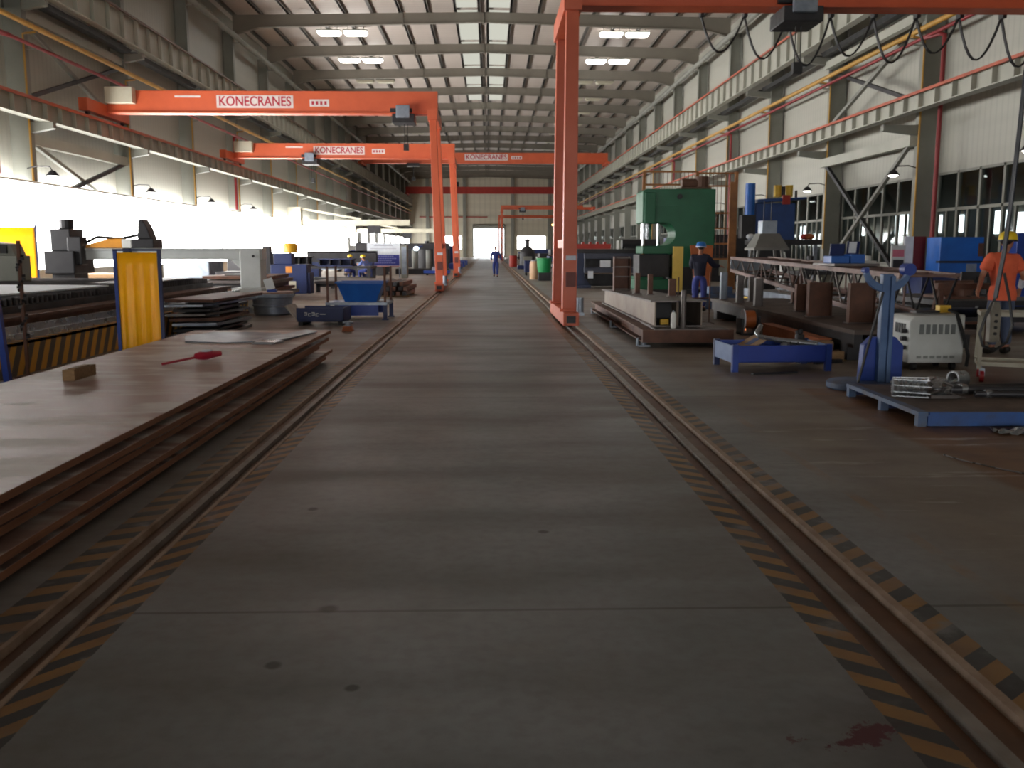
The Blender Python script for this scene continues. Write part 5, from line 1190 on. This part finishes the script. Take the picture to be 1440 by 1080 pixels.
t = thing('shiny_sleeve', 'bundle of shiny ribbed metal sleeves at the front of the blue pallet', 'scrap metal', (4.2, 9.05, .13), -.25)
m = MB(); prof = []
for k in range(14): prof += [(.085+.014*(k % 2), k*.024)]
m.lathe(prof+[(.0, .32)], n=20); s_ = m.build('sleeve', BRST, t); s_.rotation_euler = (0, PI/2, 0); s_.location = (-.16, 0, .1)
m = MB()
for k in range(9): a = k*.7; m.bar((-.16, .095*cos(a), .1+.095*sin(a)), (.18, .1*cos(a+.15), .1+.1*sin(a+.15)), .02, .006)
m.build('strips', BRST, t)
t = thing('scrap_tangle', 'tangle of shiny bent metal offcuts next to the ribbed sleeves', 'scrap metal', (4.52, 9.1, .13))
rnd = random.Random(21)
for k in range(16):
    m = MB(); x, y, z = rnd.uniform(-.15, .15), rnd.uniform(-.16, .16), rnd.uniform(.02, .16)
    m.box((x, y, z), (rnd.uniform(.1, .22), rnd.uniform(.04, .08), .012), (rnd.uniform(-.5, .5), rnd.uniform(-.5, .5), rnd.uniform(0, 3))); m.build('offcut', BRST if k % 3 else MILL, t)
m = MB(); m.b2((-.14, -.14, 0), (.14, .14, .03)); m.build('offcut', MILL, t)
for k, (p0, p1, r) in enumerate((((4.72, 9.25, .175), (6.0, 9.15, .175), .042), ((4.8, 9.45, .165), (6.1, 9.6, .165), .03), ((4.85, 9.02, .165), (6.1, 8.9, .165), .03))):
    t = thing('steel_tube', ['thickest dark tube lying along the blue pallet', 'thin dark tube at the back of the blue pallet', 'thin dark tube nearest the front of the blue pallet'][k], 'tube', (0, 0, 0), 0, 'tubes on the blue pallet')
    m = MB(); m.tube(p0, p1, r, n=16, hollow=r*.3); m.build('tube', pm('dark_tube', srgb(86, 86, 90), srgb(60, 60, 64), 3, .35, .6), t, smooth=True)
    m = MB(); q = .04 if k == 0 else .03; x = p0[0]+.1; m.tube((x, p0[1]+.0, p0[2]), (x+.06, p0[1], p0[2]), r+.012, n=16); m.build('collar', BRST, t)
t = thing('steel_ring', 'shiny short metal ring standing behind the tangle on the pallet', 'ring', (4.95, 9.72, .13)); m = MB(); m.tube((0, -.05, .09), (.14, .0, .09), .09, n=20, hollow=.02); m.build('ring', BRST, t, smooth=True); m = MB(); m.box((.07, -.02, .012), (.1, .1, .024)); m.build('stop', MILL, t)
t = thing('foil_scrap', 'crumpled silvery foil scrap on the floor in front of the blue pallet', 'scrap metal', (4.62, 7.85, 0))
m = MB(); rnd = random.Random(4); n = 8; v = []; f = []
for i in range(n):
    for j in range(n): v.append((-.2+.4*i/(n-1)+rnd.uniform(-.02, .02), -.09+.18*j/(n-1)+rnd.uniform(-.02, .02), rnd.uniform(.0, .05)))
for i in range(n-1):
    for j in range(n-1): a = i*n+j; f.append((a, a+1, a+n+1, a+n))
m._add(v, f); o = m.build('foil', BRST, t); sd = o.modifiers.new('th', 'SOLIDIFY'); sd.thickness = .003
t = thing('loose_wire', 'thin bent wire lying on the floor in the right foreground', 'wire', (0, 0, 0)); m = MB(); m.path([(3.55, 7.0, .006), (3.6, 6.8, .006), (3.72, 6.55, .006), (3.95, 6.2, .006)], .005, 6); m.build('wire', BRST, t)

# roller stand with forked cradle
t = thing('pipe_stand', 'blue pipe stand with a forked cradle top on a round base behind the pallet', 'pipe stand', (4.5, 10.42, 0))
STB = pm('stand_blue', srgb(84, 116, 160), srgb(62, 88, 130), 3, .5)
m = MB(); m.lathe([(.34, 0), (.36, .02), (.36, .07), (.33, .09), (0, .09)], (-.22, .1, 0), 28); m.build('round_base', WBLUE, t, smooth=True)
m = MB(); m.box((0, 0, .66), (.12, .1, 1.32)); m.box((.045, -.06, .66), (.05, .05, 1.28)); m.build('post', STB, t, bevel=.008)
m = MB(); pts = [(.27*cos(a), .27*sin(a)) for a in [PI+PI*k/12*1.0 for k in range(13)]]; inn = [(.225*cos(a), .02+.205*sin(a)) for a in [2*PI-PI*k/12 for k in range(13)]]
m.prism([(x, z+1.38) for x, z in pts+inn], -.035, .035); m.build('fork', STB, t, bevel=.006)
m = MB(); m.tube((.24, -.05, 1.37), (.24, .09, 1.37), .07, n=16); m.build('roller', BLUE, t, smooth=True)
m = MB(); m.tube((-.25, -.04, 1.36), (-.25, .06, 1.36), .03, n=12); m.build('roller', BLUE, t, smooth=True)
m = MB(); m.prism([(-.22, .09), (.26, .09), (.26, .5), (.16, .6), (-.1, .6), (-.2, .5)], .05, .17); m.build('gusset', BLUE, t, bevel=.006)
m = MB(); m.tube((-.3, -.08, .09), (-.06, -.06, 1.12), .016, n=8); m.build('lock_rod', DARK, t)
m = MB(); m.box((.08, -.05, .03), (.3, .2, .06)); m.build('foot_plate', MILL, t)

# pale welding set
t = thing('welding_set', 'pale grey welding power source with slotted panels beside the pipe stand', 'welding set', (5.9, 12.35, 0), .02)
m = MB(); m.prism([(-.36, .1), (.38, .1), (.38, .74), (-.3, .72), (-.36, .66)], -.3, .3); m.build('case', LGREY, t, bevel=.015)
m = MB()
for k in range(6): m.box((-.2+.085*k, -.303, .55), (.055, .012, .13))
m.build('vent_slots', pm('slot_grey', srgb(122, 128, 128), None, 3, .6), t)
m = MB()
for k in range(6): m.box((-.22+.09*k, -.303, .18), (.06, .012, .035))
m.build('lower_slots', pm('slot_grey2', srgb(150, 154, 152), None, 3, .6), t)
m = MB()
for k in range(4): m.box((-.363, -.15+.08*k, .55), (.012, .05, .13))
m.build('side_slots', DARK, t)
m = MB()
for z in (.3, .42, .52): m.tube((-.36, -.2, z), (-.43, -.2, z), .03, n=12)
m.build('socket', DARK, t)
for x in (-.25, .28):
    for y in (-.22, .22): m = MB(); m.tube((x-.03, y, .05), (x+.03, y, .05), .05, n=14); m.build('wheel', BLACK, t)
m = MB(); m.path([(.2, -.2, .8), (.26, -.3, .76), (.3, -.34, .6), (.36, -.36, .4), (.42, -.36, .2), (.4, -.36, .06)], .024); m.build('hose', BLACK, t, smooth=True)
t2 = thing('ochre_box', 'small ochre box on top of the pale welding set', 'box', (6.14, 12.4, .745)); m = MB(); m.b2((-.07, -.06, .0), (.09, .06, .1)); m.build('body', YELL, t2, bevel=.006); m = MB(); m.b2((-.4, -.1, 0), (-.08, .1, .03)); m.build('lead', DARK, t2)

# tool cart with red wheels
t = thing('tool_cart', 'pale steel tool cart with red castors in front of the man in orange', 'cart', (6.42, 11.05, 0), -.42)
CARTM = pm('cart_grey', srgb(168, 164, 146), srgb(140, 134, 118), 4, .5)
for x in (-.42, .42):
    for y in (-.26, .26): m = MB(); m.bar((x, y, .16), (x*.97, y, .8), .04); m.build('post', CARTM, t)
for z in (.2, .8): m = MB(); m.b2((-.44, -.28, z), (.44, -.25, z+.05)); m.b2((-.44, .25, z), (.44, .28, z+.05)); m.b2((-.44, -.28, z), (-.41, .28, z+.05)); m.b2((.41, -.28, z), (.44, .28, z+.05)); m.build('shelf_frame', CARTM, t)
m = MB(); m.b2((-.42, -.26, .2), (.42, .26, .215)); m.build('lower_shelf', CARTM, t)
for x in (-.38, .38):
    for y in (-.24, .24):
        m = MB(); m.tube((x-.022, y, .07), (x+.022, y, .07), .07, n=18); w_ = m.build('wheel', pm('castor_red', srgb(178, 30, 40), None, 4, .5), t, smooth=True); mm = MB(); mm.b2((x-.03, y-.02, .08), (x+.03, y+.02, .17)); mm.build('fork', GALV, w_)

# hanging control pendant
t = thing('hanging_pendant', 'grey control pendant hanging on a long black cable in front of the tool cart', 'pendant', (5.72, 10.35, .55))
m = MB(); m.path([(.0, 0, .5), (.06, 0, 1.0), (.1, 0, 1.6), (.13, 0, 2.4), (.17, 0, 3.6), (.2, 0, 6.0), (.2, 3.9, 14.05-.55)], .026, 8); m.build('cable', pm('cable_navy', srgb(32, 36, 50), None, 4, .4), t, smooth=True)
m = MB(); m.prism([(-.06, 0), (.06, 0), (.06, .36), (.03, .46), (-.03, .46), (-.06, .36)], -.045, .045); m.build('pendant_body', pm('pendant_grey', srgb(132, 126, 112), srgb(84, 78, 70), 5, .6), t, bevel=.008)
m = MB()
for k in range(4): m.tube((0, -.045, .1+.07*k), (0, -.06, .1+.07*k), .018, n=10)
m.build('button', BLACK, t)
m = MB(); m.path([(0, 0, .5), (-.1, -.01, .3), (-.16, -.02, .1), (-.12, -.03, -.04), (.02, -.03, -.09), (.16, -.02, .0), (.22, 0, .2), (.16, 0, .5), (.08, 0, .78)], .016, 8); m.build('cable_loop', BLACK, t, smooth=True)

# ------------------------------------------------------------------ people
def skin(name, nodes, edges, mat, parent, root=0, sub=2, thick=1.0):
    bm = bmesh.new(); L = bm.verts.layers.skin.verify(); vs = [bm.verts.new(n[0]) for n in nodes]
    for a, b in edges: bm.edges.new((vs[a], vs[b]))
    for i, v in enumerate(vs):
        r = nodes[i][1]*thick; v[L].radius = (r, r); v[L].use_root = (i == root)
    me = bpy.data.meshes.new(name); bm.to_mesh(me); bm.free(); me.materials.append(mat)
    o = bpy.data.objects.new(name, me); C.objects.link(o); o.parent = parent
    s = o.modifiers.new('skin', 'SKIN'); s.use_smooth_shade = True; s.branch_smoothing = .3
    d = o.modifiers.new('sub', 'SUBSURF'); d.levels = sub; d.render_levels = sub
    return o
def person(label, loc, rz, ov, shirt, trousers, shoes, helmet, sleeve=1.0, headturn=0, scale=1.0, group=None, brim=None, bulk=1.08):
    J = dict(pelvis=(0, 0, .95), waist=(0, .0, 1.08), chest=(0, .01, 1.3), nbase=(0, 0, 1.46), neck=(0, .02, 1.52), head=(0, .04, 1.63),
             sl=(-.18, 0, 1.42), el=(-.24, -.03, 1.14), wl=(-.24, .06, .9), sr=(.18, 0, 1.42), er=(.24, -.03, 1.14), wr=(.24, .06, .9),
             hl=(-.1, 0, .9), kl=(-.11, .03, .5), al=(-.11, -.02, .09), hr=(.1, 0, .9), kr=(.11, .03, .5), ar=(.11, -.02, .09))
    J.update(ov); V = {k: Vector(v) for k, v in J.items()}
    t = thing('person', label, 'person', loc, rz, group); t.scale = (scale,)*3
    nodes, edges, idx = [], [], {}
    def add(k, p, r, par=None):
        idx[k] = len(nodes); nodes.append((Vector(p), r))
        if par is not None: edges.append((idx[par], idx[k]))
    hd = Matrix.Rotation(-headturn, 3, 'Z')
    add('pelvis', V['pelvis'], .1); add('waist', V['waist'], .09, 'pelvis'); add('chest', V['chest'], .1, 'waist'); add('nbase', V['nbase']+Vector((0, 0, -.02)), .055, 'chest'); add('neck', V['neck'], .055, 'nbase')
    h = V['head']
    add('jaw', h+hd @ Vector((0, .015, -.055)), .068, 'neck'); add('cran', h+hd @ Vector((0, -.01, .02)), .088, 'jaw'); add('crown', h+hd @ Vector((0, -.015, .075)), .066, 'cran')
    add('nose', h+hd @ Vector((0, .095, -.015)), .014, 'cran')
    for s, q in (('l', -1), ('r', 1)):
        add('ear'+s, h+hd @ Vector((q*.088, -.005, -.005)), .018, 'cran')
        add('s'+s, V['s'+s], .052, 'chest'); add('e'+s, V['e'+s], .042, 's'+s); add('w'+s, V['w'+s], .031, 'e'+s)
        d = (V['w'+s]-V['e'+s]).normalized(); fw = Vector((0, 1, 0)); sd = (fw-d*fw.dot(d)); sd = (sd if sd.length > .2 else Vector((1, 0, 0))-d*d.x).normalized(); nr = d.cross(sd)*(-q)
        p = V['w'+s]+d*.055; add('p'+s, p, .03, 'w'+s)
        for f in range(4):
            off = sd*(.028-.019*f); ln = (.07, .08, .075, .06)[f]
            add('k%d%s' % (f, s), p+d*.04+off, .0115, 'p'+s); add('m%d%s' % (f, s), p+d*(.04+ln*.5)+off+nr*.008, .0095, 'k%d%s' % (f, s)); add('t%d%s' % (f, s), p+d*(.04+ln*.85)+off+nr*.03, .008, 'm%d%s' % (f, s))
        add('th1'+s, p+sd*.04+d*.005, .012, 'p'+s); add('th2'+s, p+sd*.055+d*.04+nr*.01, .0095, 'th1'+s)
        add('h'+s, V['h'+s], .075, 'pelvis'); add('n'+s, V['k'+s], .056, 'h'+s); add('a'+s, V['a'+s], .042, 'n'+s)
        fd = Vector((q*.02, .14, -.045)) if V['a'+s].z < .3 else Vector((0, .1, -.1)); add('b'+s, V['a'+s]+fd, .036, 'a'+s)
    skin('body', nodes, edges, SKIN, t)
    # hair, eyes
    m = MB(); m.sphere((0, -.035, .042), .092, n=14, sc=(1.02, .98, .9)); hh = m.build('hair', HAIR, t, smooth=True); hh.location = h; hh.rotation_euler = (0, 0, -headturn)
    for q in (-1, 1):
        m = MB(); m.sphere((q*.033, .082, .012), .011, n=8); e = m.build('eye', EYE, t, smooth=True); e.location = h; e.rotation_euler = (0, 0, -headturn)
    if helmet:
        m = MB(); m.lathe([(.135, .035), (.128, .04), (.126, .08), (.108, .13), (.07, .158), (0, .166)], n=20); hm = m.build('safety_helmet', helmet, t, smooth=True); hm.location = h+Vector((0, -.005, 0)); hm.rotation_euler = (-.05, 0, -headturn)
        mm = MB(); mm.prism([(.1*cos(a), .105+.07*sin(a)) for a in [PI*k/8 for k in range(9)]], .036, .046, 'xy'); mm.build('visor', helmet, hm)
        mm = MB(); mm.lathe([(.132, .02), (.136, .02), (.136, .038), (.132, .038)], n=20); mm.build('head_band', brim or PAPER, hm)
    # clothing grown from the same joints
    N, E = [(V['pelvis']+Vector((0, 0, -.05)), .15), (V['waist'], .14), (V['chest'], .152), (V['nbase']-Vector((0, 0, .03)), .085)], [(0, 1), (1, 2), (2, 3)]
    for s in ('l', 'r'):
        b = len(N); N.append((V['s'+s], .086)); E.append((2, b))
        if sleeve >= 1: N += [(V['e'+s], .064), (V['w'+s]-(V['w'+s]-V['e'+s])*.08, .044)]; E += [(b, b+1), (b+1, b+2)]
        else: N += [(V['s'+s].lerp(V['e'+s], .5), .078), (V['s'+s].lerp(V['e'+s], .8), .075)]; E += [(b, b+1), (b+1, b+2)]
    skin('shirt', N, E, shirt, t, 1, thick=bulk)
    N, E = [(V['pelvis']+Vector((0, 0, .04)), .135), (V['pelvis']-Vector((0, 0, .03)), .14)], [(0, 1)]
    for s in ('l', 'r'):
        b = len(N); N += [(V['h'+s], .112), (V['h'+s].lerp(V['k'+s], .5), .095), (V['k'+s], .078), (V['a'+s]+(V['k'+s]-V['a'+s])*.05, .062)]; E += [(1, b), (b, b+1), (b+1, b+2), (b+2, b+3)]
    skin('trousers', N, E, trousers, t, 1, thick=1.1)
    for s, q in (('l', -1), ('r', 1)):
        a = V['a'+s]; fd = Vector((q*.03, .17, -.03)) if a.z < .3 else Vector((0, .1, -.1))
        skin('shoe', [(a+Vector((0, -.02, .02)), .058), (a+Vector((0, -.03, -.035)), .052), (a+fd*.6+Vector((0, 0, -.035)), .05), (a+fd+Vector((0, 0, -.02)), .04)], [(0, 1), (1, 2), (2, 3)], shoes, t, 0)
    return t
NAVY = pm('navy_jacket', srgb(24, 28, 52), srgb(18, 20, 40), 6, .8)
WORKB = pm('work_trouser_blue', srgb(66, 78, 156), srgb(52, 62, 130), 6, .8)
TEE = pm('orange_tee', srgb(236, 112, 76), srgb(216, 94, 62), 5, .85)
JEAN = pm('faded_jeans', srgb(84, 96, 122), srgb(66, 76, 100), 6, .85)
COVER = pm('blue_coverall', srgb(44, 58, 128), srgb(36, 48, 106), 6, .85)
LSHIRT = pm('pale_blue_shirt', srgb(116, 136, 204), srgb(98, 118, 184), 6, .85)
HBLUE = pm('helmet_blue', srgb(28, 116, 204), None, 8, .35)
HYEL = pm('helmet_yellow', srgb(244, 212, 40), srgb(236, 200, 34), 8, .35)
SHOE = pm('work_shoe', srgb(40, 36, 34), None, 6, .6)
person('person in navy jacket, blue trousers and blue helmet reaching to the boom end', (5.42, 23.85, 0), -.35,
       dict(er=(.33, .1, 1.18), wr=(.47, .32, 1.16), el=(-.22, .06, 1.14), wl=(-.06, .3, 1.12), head=(.01, .05, 1.62), al=(-.1, -.06, .09), ar=(.1, .06, .09)), NAVY, WORKB, SHOE, HBLUE, 1.0, .1, bulk=1.25)
p2 = person('person in orange t-shirt, jeans and yellow helmet bending beside the tool cart', (7.84, 14.0, 0), .08,
       dict(pelvis=(0, -.02, .95), waist=(.01, .02, 1.08), chest=(.04, .1, 1.29), nbase=(.09, .16, 1.45), neck=(.13, .19, 1.5), head=(.18, .24, 1.6),
            sl=(-.14, .1, 1.4), el=(-.26, .1, 1.13), wl=(-.2, .26, .92), sr=(.25, .14, 1.38), er=(.34, .04, 1.12), wr=(.42, .22, .93)), TEE, JEAN, SHOE, HYEL, .5, 1.0, 1.06, brim=BLACK, bulk=1.25)
m = MB(); a = Vector((.355, .075, 1.08)); b = Vector((.405, .185, .965)); m.tube(a, b, .048, .044, n=14); m.build('arm_guard', PAPER, p2, smooth=True)
m = MB(); m.lathe([(.145, -.0), (.165, .0), (.19, -.12), (.185, -.2), (.17, -.2), (.14, -.02)], (0, 0, .98), 24); m.build('shirt_hem', TEE, p2, smooth=True)
person('person in blue work clothes walking down the middle of the aisle towards the camera', (.37, 53.5, 0), PI-.05,
       dict(el=(-.28, -.08, 1.16), wl=(-.32, .04, .93), er=(.27, .02, 1.15), wr=(.24, .16, .95), al=(-.09, .16, .09), kl=(-.1, .16, .5), ar=(.09, -.2, .12), kr=(.1, .02, .5)), COVER, COVER, SHOE, None, 1.0, 0)
def stool(loc, label):
    t = thing('stool', label, 'stool', loc); m = MB(); m.tube((0, 0, .4), (0, 0, .44), .17, n=18); m.build('seat', WOOD, t)
    for k in range(4): a = PI/4+k*PI/2; m = MB(); m.bar((.11*cos(a), .11*sin(a), .4), (.16*cos(a), .16*sin(a), 0), .03); m.build('leg', DARK, t)
SIT = dict(pelvis=(0, 0, .55), waist=(0, .05, .68), chest=(0, .14, .87), nbase=(0, .2, 1.02), neck=(0, .24, 1.07), head=(0, .3, 1.16), sl=(-.18, .18, .98), el=(-.24, .32, .76), wl=(-.14, .5, .82), sr=(.18, .18, .98), er=(.24, .32, .76), wr=(.14, .5, .82),
           hl=(-.1, .03, .53), kl=(-.13, .44, .5), al=(-.13, .4, .09), hr=(.1, .03, .53), kr=(.13, .44, .5), ar=(.13, .4, .09))
for k, (x, y, rz, sh, lab) in enumerate(((-6.02, 46.2, .9, LSHIRT, 'person in pale blue shirt and yellow helmet sitting bent forward by the work table'), (-7.05, 46.6, -.3, COVER, 'person with yellow helmet sitting behind the dark weldment on the work table'))):
    stool((x, y, 0), ['stool under the person in the pale blue shirt', 'stool under the person behind the dark weldment'][k])
    person(lab, (x, y, 0), rz, SIT, sh, COVER, SHOE, HYEL, 1.0, 0)

# ------------------------------------------------------------------ daylight and exposure
W = bpy.data.worlds.new('sky'); S.world = W; W.use_nodes = True
bg = W.node_tree.nodes['Background']; bg.inputs[0].default_value = (.95, .98, 1, 1); bg.inputs[1].default_value = 6.0
S.view_settings.view_transform = 'Standard'; S.view_settings.look = 'None'
S.view_settings.exposure = 0.38; S.view_settings.gamma = 1.0; S.view_settings.use_curve_mapping = False
S.cycles.filter_width = 2.2
S.cycles.use_denoising = True
S.cycles.max_bounces = 10; S.cycles.diffuse_bounces = 6; S.cycles.caustics_reflective = False; S.cycles.caustics_refractive = False
S.cycles.sample_clamp_indirect = 8
